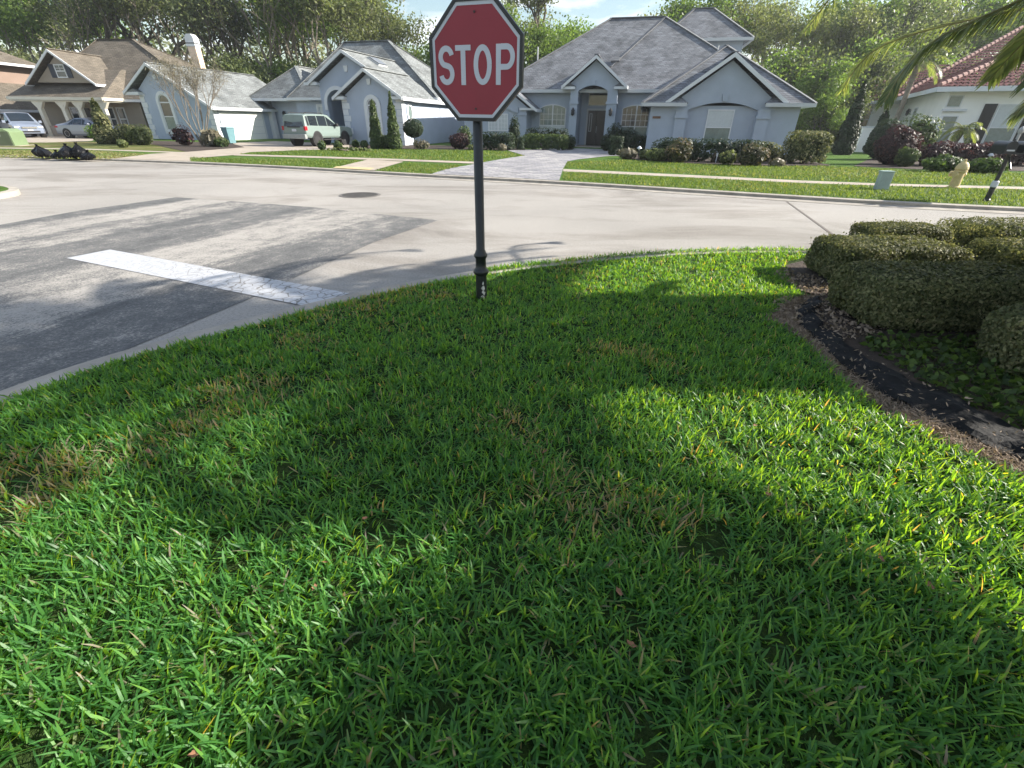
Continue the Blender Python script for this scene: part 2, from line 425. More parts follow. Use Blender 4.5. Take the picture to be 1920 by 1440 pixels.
def tile_mat():
    m, nt, out = new_mat('barrel_tile')
    p = nt.nodes.new('ShaderNodeBsdfPrincipled'); p.inputs['Roughness'].default_value = .9; p.inputs['Specular IOR Level'].default_value = .15
    tc = nt.nodes.new('ShaderNodeTexCoord'); sp = nt.nodes.new('ShaderNodeSeparateXYZ'); nt.links.new(tc.outputs['Object'], sp.inputs[0])
    ge = nt.nodes.new('ShaderNodeNewGeometry')
    no = N(nt, 'ShaderNodeTexNoise', Scale=5, Detail=4); nt.links.new(tc.outputs['Object'], no.inputs['Vector'])
    r = ramp(nt, no.outputs['Fac'], [(.3, (.06, .02, .024)), (.7, (.135, .048, .05))])
    nt.links.new(r.outputs[0], p.inputs['Base Color'])
    nt.links.new(p.outputs[0], out.inputs[0])
    return m

MT['road'] = road_mat(); MT['patch'] = patch_mat(); MT['paint'] = paint_mat(); MT['paver'] = paver_mat(); MT['tile'] = tile_mat()
MT['turf'] = turf_mat('turf', (.018, .035, .010), (.045, .075, .02), (.12, .095, .055), .62)
MT['turf_far'] = turf_mat('turf_far', (.05, .10, .02), (.10, .18, .035), (.16, .15, .07), .62, .35)
MT['turf_dry'] = turf_mat('turf_dry', (.10, .12, .035), (.16, .17, .06), (.22, .17, .09), .50, .3)
MT['blade'] = foliage('grass_blade', [(0, (.034, .12, .036)), (.45, (.085, .25, .062)), (.80, (.20, .40, .085)), (.90, (.22, .235, .15)), (1, (.30, .26, .22))], .54, .42, (2.35, 1.4, .2), .4)
MT['blade_far'] = foliage('grass_blade_far', [(0, (.04, .08, .02)), (.5, (.10, .155, .04)), (.85, (.20, .25, .07)), (1, (.27, .23, .14))], .4, .6, (1.2, 1.1, .5), .2)
MT['leaf_oak'] = foliage('leaf_oak', [(0, (.04, .06, .028)), (.6, (.11, .14, .06)), (1, (.21, .24, .11))], .42, objvar=.25)
MT['leaf_spring'] = foliage('leaf_spring', [(0, (.06, .11, .025)), (.5, (.13, .21, .045)), (1, (.24, .31, .08))], .45, objvar=.2)
MT['leaf_olive'] = foliage('leaf_olive', [(0, (.065, .085, .036)), (.5, (.14, .17, .068)), (1, (.25, .27, .12))], .43, objvar=.25)
MT['leaf_wood'] = foliage('leaf_wood', [(0, (.10, .115, .07)), (.5, (.17, .19, .11)), (1, (.27, .28, .17))], .4)
MT['leaf_pine'] = foliage('leaf_pine', [(0, (.06, .08, .04)), (1, (.17, .19, .09))], .35, objvar=.2)
MT['leaf_tan'] = foliage('leaf_tan', [(0, (.12, .11, .075)), (1, (.24, .21, .15))], .2)
MT['leaf_box'] = foliage('leaf_box', [(0, (.04, .055, .026)), (.6, (.145, .155, .07)), (.88, (.25, .24, .125)), (1, (.32, .25, .16))], .3, .6, spec=.15)
MT['leaf_dark'] = foliage('leaf_dark', [(0, (.012, .025, .012)), (1, (.045, .07, .03))], .2, .5)
MT['leaf_shrub'] = foliage('leaf_shrub', [(0, (.03, .055, .018)), (1, (.11, .15, .045))], .3, .5)
MT['leaf_red'] = foliage('leaf_red', [(0, (.022, .014, .016)), (.75, (.06, .03, .032)), (1, (.17, .075, .065))], .25, .5, (1, .7, .6))
MT['leaf_rust'] = foliage('leaf_rust', [(0, (.04, .05, .022)), (.6, (.09, .085, .045)), (1, (.24, .16, .12))], .3, .5)
MT['leaf_ground'] = foliage('leaf_ground', [(0, (.02, .045, .012)), (1, (.10, .16, .03))], .35, .5)
MT['leaf_palm'] = foliage('leaf_palm', [(0, (.07, .105, .05)), (.6, (.16, .20, .085)), (1, (.28, .30, .13))], .5, .4, (1, 1, .4))
MT['straw'] = foliage('straw', [(0, (.16, .12, .09)), (1, (.36, .28, .21))], .1, .9)
MT['dead_leaf'] = plain('dead_leaf', (.22, .11, .06), .8, .3, 30)

# ------------------------------------------------------------------ camera
CH = 1.6
cam_d = bpy.data.cameras.new('camera'); cam = bpy.data.objects.new('camera', cam_d); COL.objects.link(cam)
th, rl = R(29.9), R(.77)
F_ = Vector((0, math.cos(th), -math.sin(th))); R0 = Vector((1, 0, 0)); U0 = Vector((0, math.sin(th), math.cos(th)))
Rt = R0 * math.cos(rl) + U0 * math.sin(rl); Up = -R0 * math.sin(rl) + U0 * math.cos(rl)
mw = Matrix((( Rt.x, Up.x, -F_.x, 0), (Rt.y, Up.y, -F_.y, 0), (Rt.z, Up.z, -F_.z, CH), (0, 0, 0, 1)))
cam.matrix_world = mw
cam_d.sensor_width = 36; cam_d.lens = 36 * 851 / 1920; cam_d.clip_start = .05; cam_d.clip_end = 3000
sc.camera = cam
def lift(p, z): return (p[0] * (1 - z / CH), p[1] * (1 - z / CH))

# ------------------------------------------------------------------ light
SUN_EL = R(28); SUN_AZ = math.atan2(math.cos(R(5)), math.sin(R(5)))
sdir = Vector((math.sin(SUN_AZ) * math.cos(SUN_EL), math.cos(SUN_AZ) * math.cos(SUN_EL), math.sin(SUN_EL)))
sl = bpy.data.lights.new('sun', 'SUN'); sl.energy = 5.0; sl.angle = R(.55); sl.color = (1, .93, .82)
so = bpy.data.objects.new('sun', sl); COL.objects.link(so); so.rotation_euler = sdir.to_track_quat('Z', 'Y').to_euler(); so.location = (30, 10, 30)
w = bpy.data.worlds.new('World'); sc.world = w; w.use_nodes = True
nt = w.node_tree; nt.nodes.clear()
wo = nt.nodes.new('ShaderNodeOutputWorld'); bg = nt.nodes.new('ShaderNodeBackground'); bg.inputs[1].default_value = .08
sky = nt.nodes.new('ShaderNodeTexSky'); sky.sky_type = 'NISHITA'; sky.sun_disc = False; sky.sun_elevation = SUN_EL; sky.sun_rotation = SUN_AZ
sky.air_density = 1.3; sky.dust_density = .7; sky.ozone_density = 1.5
tc = nt.nodes.new('ShaderNodeTexCoord'); mp = N(nt, 'ShaderNodeMapping'); mp.inputs['Scale'].default_value = (1, 1, 3.2); mp.inputs['Location'].default_value = (1.7, .4, .9)
nt.links.new(tc.outputs['Generated'], mp.inputs[0])
cn = N(nt, 'ShaderNodeTexNoise', Scale=3.6, Detail=7, Roughness=.55, Distortion=.3); nt.links.new(mp.outputs[0], cn.inputs['Vector'])
cr = ramp(nt, cn.outputs['Fac'], [(.50, (0, 0, 0)), (.62, (1, 1, 1))])
mx = N(nt, 'ShaderNodeMix', data_type='RGBA'); nt.links.new(cr.outputs[0], mx.inputs[0]); nt.links.new(sky.outputs[0], mx.inputs[6]); mx.inputs[7].default_value = (7.2, 7.4, 7.9, 1)
nt.links.new(mx.outputs[2], bg.inputs[0]); nt.links.new(bg.outputs[0], wo.inputs[0])
sc.view_settings.view_transform = 'Standard'; sc.view_settings.look = 'None'; sc.view_settings.exposure = 1.3; sc.view_settings.gamma = 1
sc.cycles.max_bounces = 6; sc.cycles.transparent_max_bounces = 4; sc.cycles.use_adaptive_sampling = True; sc.cycles.adaptive_threshold = .02
sc.cycles.use_denoising = True

# ------------------------------------------------------------------ the ground
def G(px, py, z=0.0):
    """point of the level z seen at a place of the photograph (survey of the street)"""
    d = F_ + Rt * ((px - 960) / 851) - Up * ((py - 720) / 851)
    t = (z - CH) / d.z
    return (d.x * t, d.y * t)
def GL(pts, z=0.0): return [G(x, y, z) for x, y in pts]
def offset_line(L, d):
    out = []
    for i, p in enumerate(L):
        a = L[max(0, i - 1)]; b = L[min(len(L) - 1, i + 1)]
        tx, ty = b[0] - a[0], b[1] - a[1]; l = math.hypot(tx, ty)
        out.append((p[0] - ty / l * d, p[1] + tx / l * d))
    return out
def smooth_line(L, k=2):
    for _ in range(k):
        o = [L[0]]
        for a, b in zip(L[:-1], L[1:]):
            o += [(a[0] * .75 + b[0] * .25, a[1] * .75 + b[1] * .25), (a[0] * .25 + b[0] * .75, a[1] * .25 + b[1] * .75)]
        L = o + [L[-1]]
    return L
def fk_y(x):
    for (x0, y0), (x1, y1) in zip(FK[:-1], FK[1:]):
        if x0 <= x <= x1: return y0 + (y1 - y0) * (x - x0) / (x1 - x0)
    return -99
def sheet(name, poly, z, m, z0=None):
    b = M()
    if z > .1 and z0 is None:          # far sheets end at the kerb
        q = []
        for (xa, ya), (xb, yb) in zip(poly, poly[1:] + poly[:1]):
            k = max(1, int(math.hypot(xb - xa, yb - ya) / .6)) if ya < 30 else 1
            q += [(xa + (xb - xa) * i / k, ya + (yb - ya) * i / k) for i in range(k)]
        poly = [(x, max(y, fk_y(x) + .17)) for x, y in q]
    if z0 is None: b.poly([(x, y, z) for x, y in poly])
    else: b.prismz(poly, z0, z)
    o = b.build(name, m)
    return tag(o, kind='structure')
def strip(name, A, B, z0, zA, zB, m):
    b = M(); n = len(A)
    for i in range(n - 1):
        a0, a1, b0, b1 = A[i], A[i + 1], B[i], B[i + 1]
        b.poly([(*a0, zA), (*a1, zA), (*b1, zB), (*b0, zB)])
        b.poly([(*a0, z0), (*a1, z0), (*a1, zA), (*a0, zA)])
        b.poly([(*b0, z0), (*b1, z0), (*b1, zB), (*b0, zB)])
    o = b.build(name, m)
    return tag(o, kind='structure')

gp = M(); gp.poly([(-240, -100, -.03), (240, -100, -.03), (240, 240, -.03), (-240, 240, -.03)])
tag(gp.build('ground', MT['turf_far']), kind='structure')
NK = smooth_line([(-4.2, -6), (-3.95, -1), (-3.62, 1.4), (-3.33, 2.42), (-3.05, 2.98), (-2.56, 3.55), (-1.91, 4.25), (-1.24, 4.83), (-.59, 5.3), (.25, 5.75), (1.76, 6.36), (3.37, 6.66), (4.6, 6.63), (7, 6.3), (10, 5.6), (16, 4), (30, 0)])
FK = smooth_line([(-70, 30), (-45, 26), (-30, 23.4), (-22.5, 21.95), (-18, 21.3), (-13.8, 20.35), (-9.4, 19), (-6.6, 17.9), (-2.9, 16.35), (1.3, 14.9), (4.6, 13.35), (7.1, 12.2), (9.1, 11.35), (11.5, 10.65), (16, 9.6), (25, 8.2), (60, 4)])
road_b = M(); road_b.poly([(-80, -40, 0), (60, -40, 0), (70, 3, 0)] + [(x, y + .1, 0) for x, y in FK[::-1]] + [(-90, 32, 0)])
tag(road_b.build('road', MT['road']), kind='structure')
sheet('side_street', GL([(330, 370), (470, 380), (600, 390), (720, 403), (823, 413), (700, 455), (555, 520), (470, 560)]) + [(-3.05, 3.3), (-3.6, 1.6), (-4.0, -1), (-4.2, -7), (-14, -7), (-10.2, 2)] + GL([(0, 422), (150, 395)]), .004, MT['patch'])
sheet('road_marking', GL([(125, 485), (207, 469), (655, 551), (582, 577)]), .009, MT['paint'])
a, b_ = G(1475, 378), G(1592, 462)
sm = M(); sm.beam((*a, .0015), (*b_, .0015), .05, .005)
tag(sm.build('road_seam', plain('tar', (.13, .11, .10), .9)), kind='structure')

# our lawn: kerb, soil, bed
NKi = offset_line(NK, -.30)
strip('kerb', NK, NKi, -.02, .07, .088, MT['kerb'])
near_poly = NKi + [(30, -9), (-4, -9)]
sheet('lawn', near_poly, .1, MT['turf'], -.02)
bed_edge = GL([(1535, 556), (1494, 574), (1490, 590), (1496, 612), (1530, 640), (1573, 685), (1650, 740), (1740, 785), (1850, 838), (1960, 893)], .1) + [(3.3, 1.0), (5, .2)]
bed_in = GL([(1550, 562), (1530, 580), (1528, 600), (1545, 620), (1580, 645), (1637, 690), (1716, 722), (1813, 762), (1925, 826), (2060, 900)], .1) + [(3.6, 1.3), (5.2, .5)]
straw_out = GL([(1500, 556), (1440, 590), (1450, 606), (1480, 615), (1518, 650), (1565, 705), (1640, 765), (1715, 806), (1830, 862), (1950, 915)], .1) + [(3.1, .8), (4.8, 0)]
bed_edge = smooth_line(bed_edge, 2); bed_in = smooth_line(bed_in, 2); straw_out = smooth_line(straw_out, 2)
tag(strip('bed_soil', bed_edge, offset_line(bed_in, -.02), .09, .106, .108, MT['mulch']), kind='structure')
bb = M(); bb.poly([(x, y, .112) for x, y in bed_in] + [(9, 1.5, .112), (12, 4.2, .112), (7, 5.9, .112), (4.3, 6.25, .112), (3.3, 5.6, .112), (3.0, 4.7, .112)])
tag(bb.build('planting_bed', MT['mulch']), kind='structure')
# crumpled black edging sheet along the bed
eb = M(); rows = []
rr = random.Random(5)
A = smooth_line(bed_edge[3:], 1); B = smooth_line(bed_in[3:], 1)
for i in range(len(A)):
    r_ = []
    for k in range(7):
        t = k / 6
        j = .012 * math.sin(i * .55 + k * .9) + .007 * math.sin(i * 1.3 - k * 1.7) + rr.uniform(-.003, .003)
        r_.append((A[i][0] * (1 - t) + B[i][0] * t + .012 * math.sin(i * .8 + k), A[i][1] * (1 - t) + B[i][1] * t + .012 * math.cos(i * .6 + k), .113 + .028 * math.sin(t * math.pi) + .02 * t + j))
    rows.append(r_)
for i in range(len(rows) - 1):
    for k in range(6): eb.poly([rows[i][k], rows[i + 1][k], rows[i + 1][k + 1], rows[i][k + 1]])
tag(eb.build('bed_edging', MT['plastic_black'], smooth=True), 'crumpled black plastic edging sheet curving along the hedge bed', 'edging')

# opposite corner on the left
nose = smooth_line([(-30, 7), (-18, 8.6), (-13.2, 9.3), (-11.7, 10.1), (-11.35, 10.9), (-11.8, 11.7), (-13.2, 12.5), (-18, 13.9), (-30, 16.5), (-45, 18)], 2)
strip('kerb', nose, offset_line(nose, .16), -.02, .11, .12, MT['kerb'])
sheet('lawn', offset_line(nose, .16), .115, MT['turf_far'], -.02)

# far side: gutter and kerb, lawns, walks and drives
strip('kerb', offset_line(FK, -.28), FK, -.02, .008, .03, MT['kerb'])
strip('kerb', FK, offset_line(FK, .16), -.02, .09, .105, MT['kerb'])
sheet('lawn', offset_line(FK, .15) + [(120, 8), (150, 140), (-150, 140), (-120, 36)], .1, MT['turf_far'], -.02)
Z = .104
sheet('verge', GL([(-400, 287), (0, 281), (160, 281), (280, 289), (203, 299.5), (0, 296.3), (-400, 293)], .1), Z, MT['turf_dry'])
sheet('front_yard', GL([(-300, 262), (90, 266), (200, 266), (288, 271), (350, 285), (170, 278), (0, 276), (-300, 268)], .1), Z, MT['turf_dry'])
sheet('pavement', GL([(-400, 266), (0, 276.6), (170, 279), (350, 285.6), (345, 287.5), (165, 281), (0, 278.6), (-400, 269)], .1), Z + .004, MT['concrete'])
sheet('driveway', GL([(203, 299.5), (282, 289), (350, 285), (458, 276), (432, 268.5), (515, 265), (600, 268), (690, 274), (690, 279), (565, 282), (470, 285.5), (440, 291), (365, 297), (352, 305)], .1), Z + .008, MT['concrete'])
sheet('pavement', GL([(440, 289.5), (590, 293.5), (715, 297.5), (905, 304.5), (890, 307.5), (715, 300.8), (590, 296.6), (438, 292)], .1), Z + .012, MT['concrete'])
sheet('footpath', GL([(612, 319), (698, 321.5), (757, 304), (690, 300)], .1), Z + .016, MT['concrete'])
sheet('kerb_ramp', GL([(620, 317), (694, 320), (702, 316), (632, 313)], .1), Z + .02, plain('ramp_yellow', (.50, .40, .22), .9, .15, 4))
sheet('pavement', GL([(1056, 317), (1280, 327.5), (1500, 338.5), (1660, 344.5), (1920, 350.5), (2300, 358), (2300, 365), (1920, 355), (1660, 348.5), (1500, 343), (1280, 332), (1056, 321.5)], .1), Z, MT['concrete'])
sheet('driveway', GL([(808, 327), (835, 318), (938, 299), (984, 292), (950, 281.5), (1065, 278), (1120, 279.5), (1192, 285), (1188, 292), (1140, 293), (1085, 299), (1064, 303), (1056, 316), (1047, 343.5)], .1), Z + .008, MT['paver'])
sheet('driveway', GL([(-300, 259), (0, 267.5), (88, 267.5), (165, 265), (235, 258), (300, 252), (60, 250), (-300, 250)], .1), Z + .008, MT['concrete'])
for k, pts in enumerate([[(350, 285.3), (458, 276.6), (432, 268.3), (290, 264), (225, 267), (288, 271.3)], [(1165, 298), (1300, 307), (1425, 311), (1560, 311), (1500, 298), (1470, 292), (1215, 285), (1170, 290)],
                         [(655, 279), (775, 279.5), (880, 281.5), (985, 282), (985, 276), (770, 272), (655, 272)], [(1600, 312), (1720, 318), (1960, 322), (2050, 300), (1800, 280), (1650, 290)]]):
    sheet('garden_bed', GL(pts, .1), Z + .012 + .004 * (k == 1), MT['mulch'])

# manhole
mh = empty('manhole_cover', (-3.84, 12.1, 0), .3, 'round dark iron manhole cover set in the pale road', 'manhole cover')
q = M(); q.lathe([(0, .004), (.43, .004), (.43, .014), (.40, .016), (0, .016)], 36); q.build('cover', plain('iron', (.055, .05, .045), .7, .4, 12, bump=.8, scale2=40), mh)
q = M(); q.lathe([(.44, .003), (.5, .003), (.5, .01), (.44, .012)], 36); q.build('rim', plain('iron_rim', (.15, .14, .13), .8, .3, 12), mh)

# ------------------------------------------------------------------ grass blades
def inside(P, poly):
    x, y = P[:, 0], P[:, 1]; r = np.zeros(len(P), bool)
    q = np.array(poly); n = len(q)
    for i in range(n):
        x1, y1 = q[i]; x2, y2 = q[(i + 1) % n]
        if y1 == y2: continue
        c = ((y1 > y) != (y2 > y)) & (x < (x2 - x1) * (y - y1) / (y2 - y1) + x1)
        r ^= c
    return r
def vnoise(P, s, seed):
    r = np.random.default_rng(seed); T = r.random((64, 64)); q = P * s
    i = np.floor(q).astype(int); f = q - i; f = f * f * (3 - 2 * f)
    g = lambda a, b: T[(i[:, 0] + a) % 64, (i[:, 1] + b) % 64]
    return (g(0, 0) * (1 - f[:, 0]) + g(1, 0) * f[:, 0]) * (1 - f[:, 1]) + (g(0, 1) * (1 - f[:, 0]) + g(1, 1) * f[:, 0]) * f[:, 1]
def fbm(P, s, seed): return (vnoise(P, s, seed) + .5 * vnoise(P, s * 2.1, seed + 1) + .25 * vnoise(P, s * 4.3, seed + 2)) / 1.75
def blades(name, P, z0, L, W, rnd, lean=(.25, 1.15), seg=3, rng=RNG, hz=None, m='blade'):
    n = len(P)
    az = rng.uniform(0, 2 * np.pi, n); ln = rng.uniform(*lean, n)
    l = L * rng.uniform(.55, 1.35, n); w = W * rng.uniform(.7, 1.25, n)
    bend = rng.uniform(.0, .9, n)
    dx, dy = np.cos(az), np.sin(az); px, py = -dy, dx
    tw = rng.uniform(-.6, .6, n)
    V = np.empty((n, 2 * (seg + 1), 3))
    c = np.stack([P[:, 0], P[:, 1], (z0 if hz is None else hz) - .004 + np.zeros(n)], 1)
    prof = {3: [.75, 1, .88, .22], 1: [1, .25], 2: [.85, 1, .2]}[seg]
    for k in range(seg + 1):
        if k:
            a = ln + bend * (k / seg) ** 1.5
            st = (l / seg)[:, None]
            c = c + st * np.stack([np.sin(a) * dx, np.sin(a) * dy, np.maximum(np.cos(a), -.15)], 1)
        hw = (w * prof[k] / 2)[:, None]
        s_ = np.stack([px * np.cos(tw), py * np.cos(tw), np.sin(tw)], 1) * hw
        V[:, 2 * k] = c - s_; V[:, 2 * k + 1] = c + s_
    nv = 2 * (seg + 1); base = (np.arange(n) * nv)[:, None, None]
    quad = np.array([[2 * k, 2 * k + 1, 2 * k + 3, 2 * k + 2] for k in range(seg)])[None]
    I = (base + quad).reshape(-1).astype(np.int32)
    me = bpy.data.meshes.new(name)
    me.vertices.add(n * nv); me.vertices.foreach_set('co', V.astype(np.float32).ravel())
    me.loops.add(len(I)); me.loops.foreach_set('vertex_index', I)
    m_ = n * seg; me.polygons.add(m_)
    me.polygons.foreach_set('loop_start', np.arange(0, 4 * m_, 4, dtype=np.int32)); me.polygons.foreach_set('loop_total', np.full(m_, 4, dtype=np.int32))
    at = me.attributes.new('rnd', 'FLOAT', 'POINT'); at.data.foreach_set('value', np.repeat(rnd, nv).astype(np.float32))
    me.update(calc_edges=True)
    return tag(link_mesh(name, me, MT[m]), kind='stuff')
def scatter(poly, dens, rng=RNG):
    q = np.array(poly); lo, hi = q.min(0), q.max(0)
    n = int((hi - lo).prod() * dens)
    P = rng.uniform(lo, hi, (n, 2))
    return P[inside(P, poly)]
lawn_clip = offset_line(NK, -.31)[4:-6] + [(4.35, 6.35), (3.45, 5.8), (3.05, 4.9), (2.95, 4.45)] + straw_out[1:] + [(4.4, .15), (-3.8, .15)]
def near_view(P, m=.35): return (np.abs(P[:, 0]) < 1.12 * (P[:, 1] * .867 + .75) + m) & (P[:, 1] > .28)
def dry_rnd(P, rng=RNG):
    d = fbm(P, 1.35, 3); d2 = fbm(P, .55, 9)
    r = rng.normal(.36, .17, len(P)).clip(0, .8)
    far_dry = np.exp(-(((P[:, 0] + 1.9) / .9) ** 2 + ((P[:, 1] - 2.3) / .55) ** 2)) * .35
    far_dry += np.exp(-(((P[:, 0] + .3) / .9) ** 2 + ((P[:, 1] - 2.2) / .4) ** 2)) * .2
    p = ((d + far_dry + .25 * d2 - .79) * 2.6).clip(0, .75) + .035
    s = rng.random(len(P)) < p
    r[s] = rng.uniform(.84, 1, s.sum())
    return r, p
lists = []
for (y0, y1, dens, L, W, seg) in ((.28, 1.7, 8800, .070, .0078, 3), (1.7, 3.2, 8800, .060, .0074, 3), (3.2, 4.8, 7000, .050, .008, 2), (4.8, 6.9, 5200, .045, .009, 2)):
    P = scatter([(-6, y0), (6, y0), (6, y1), (-6, y1)], dens)
    P = P[near_view(P)]; P = P[inside(P, lawn_clip)]
    r, pd = dry_rnd(P)
    tuft = fbm(P, 13, 31)                               # runners and tufts leave dark gaps
    keep = (RNG.random(len(P)) > pd * .5) & (RNG.random(len(P)) < ((tuft - .22) * 2.6).clip(.12, 1))
    P, r, pd = P[keep], r[keep], pd[keep]
    hz = .1 + .012 * fbm(P, 2.5, 21)
    blades('grass', P, .1, L * (.62 + .75 * fbm(P, 9, 41)), W, r, seg=seg, hz=hz, lean=(.1, 1.2))
# coarse tufts along the edges of the lawn
E_ = np.array([p for p in offset_line(NK, -.315) if 1.5 < p[1] and p[0] < 6])
P = E_[RNG.integers(0, len(E_) - 1, 5200)] + RNG.normal(0, .05, (5200, 2))
seg_t = RNG.random(5200)[:, None]; i_ = RNG.integers(0, len(E_) - 1, 5200)
P = E_[i_] * (1 - seg_t) + E_[i_ + 1] * seg_t + RNG.normal(0, .03, (5200, 2)) + np.where(E_[i_][:, :1] > -.4, np.array([[0, .22]]), 0)
blades('grass', P, .09, .06, .0095, dry_rnd(P)[0], seg=2)
# straw along the bed
S0 = np.array(straw_out); S1 = np.array(bed_edge[:len(straw_out)])
n = 9000; i_ = RNG.integers(1, len(S0) - 1, n); t = RNG.random(n)[:, None]; u = RNG.random(n)[:, None]
a0 = S0[i_] * (1 - u) + S0[np.minimum(i_ + 1, len(S0) - 1)] * u; b0 = S1[i_] * (1 - u) + S1[np.minimum(i_ + 1, len(S1) - 1)] * u
Q = a0 * (1 - t) + b0 * t + RNG.normal(0, .03, (n, 2))
V = leaf_quads(np.c_[Q, RNG.uniform(.103, .118, n)], .028, .13, 1.6)
o = np_mesh('straw', V, 4, MT['straw'], rnd=RNG.random(n)); tag(o, kind='stuff')
# far lawns
far_polys = [(GL([(357, 296), (685, 302), (604, 318), (500, 315), (357, 304)], .1), 260, .07, .035),
             (GL([(700, 321), (760, 306), (868, 311), (806, 327)], .1), 300, .07, .03),
             (GL([(1056, 323), (1280, 334), (1500, 345), (1700, 351), (1920, 357), (2050, 360), (2050, 398), (1920, 394), (1700, 387), (1500, 373), (1280, 358), (1056, 343)], .1), 420, .07, .026),
             (GL([(1064, 304), (1165, 300), (1300, 308), (1425, 312), (1560, 312), (1700, 320), (1920, 326), (2050, 330), (2050, 350), (1920, 349), (1660, 343), (1500, 337), (1280, 326), (1058, 315)], .1), 280, .07, .034),
             (GL([(445, 289), (565, 282), (690, 280), (880, 282), (950, 284), (984, 292), (938, 299), (905, 304), (715, 296.5), (590, 292.5)], .1), 110, .08, .05)]
for poly, dens, L, W in far_polys:
    P = scatter(poly, dens)
    P = P[P[:, 1] > np.interp(P[:, 0], [p[0] for p in FK], [p[1] for p in FK]) + .22]
    r = RNG.normal(.55, .16, len(P)).clip(0, .8); dr = fbm(P, .5, 4) > .60
    r[dr & (RNG.random(len(P)) < .22)] = .93
    blades('grass', P, .1, L, W, r, seg=1, lean=(.1, .8), m='blade_far')
P = scatter(GL([(-100, 287), (0, 282), (160, 282), (275, 290), (203, 299), (0, 296)], .1), 90)
blades('grass', P, .104, .06, .05, RNG.choice([.5, .88, .9, .95], len(P)), seg=1, lean=(.1, .8), m='blade_far')
# fallen leaves on the grass
lr = random.Random(3)
for i, (px, py) in enumerate([(685, 975), (612, 1058), (590, 1105), (1182, 1212), (1160, 1113), (370, 1415), (1415, 800), (1740, 1100), (1650, 1050), (1022, 850), (280, 850), (1440, 930)]):
    x, y = G(px, py, .13)
    q = M(); s = lr.uniform(.009, .017); ang = lr.uniform(0, 6)
    pts = []
    for k in range(10):
        a = k / 10 * 2 * math.pi; rad = s * (1 if k % 2 else .68)
        lx, ly = rad * math.cos(a) * 1.4, rad * math.sin(a) * .8
        pts.append((lx, ly, .35 * abs(ly) + .2 * lx * lx / s))
    c0 = (0, 0, .0)
    for k in range(10): q.poly([c0, pts[k], pts[(k + 1) % 10]])
    o = q.build('fallen_leaf', MT['dead_leaf'])
    o.location = (x, y, .14); o.rotation_euler = (lr.uniform(-.5, .5), lr.uniform(-.5, .5), ang)
    tag(o, 'small curled brown dead leaf lying on the green lawn', 'leaf', 'fallen leaves on the lawn')

# ------------------------------------------------------------------ houses
def arch_pts(x0, x1, zb, zs, rise, n=14):
    c = (x0 + x1) / 2; hw = (x1 - x0) / 2
    if rise >= hw * .98: cz, rad, a0 = zs, hw, 0.0
    else:
        rad = (hw * hw + rise * rise) / (2 * rise); cz = zs + rise - rad; a0 = math.asin((zs - cz) / rad)
    pts = [(x0, zb)]
    for k in range(n + 1):
        a = math.pi - a0 - (math.pi - 2 * a0) * k / n
        pts.append((c + rad * math.cos(a), cz + rad * math.sin(a)))
    return pts + [(x1, zb)]
def ring(b, outer, inner, y0, y1, closed=True):
    n = len(outer)
    for i in range(n if closed else n - 1):
        j = (i + 1) % n
        O0, O1, I0, I1 = outer[i], outer[j], inner[i], inner[j]
        b.poly([(O0[0], y0, O0[1]), (O1[0], y0, O1[1]), (I1[0], y0, I1[1]), (I0[0], y0, I0[1])])
        b.poly([(O0[0], y0, O0[1]), (O1[0], y0, O1[1]), (O1[0], y1, O1[1]), (O0[0], y1, O0[1])])
        b.poly([(I0[0], y0, I0[1]), (I1[0], y0, I1[1]), (I1[0], y1, I1[1]), (I0[0], y1, I0[1])])
def place(o, at):
    if at: o.location = at[0]; o.rotation_euler = (0, 0, at[1])
    return o
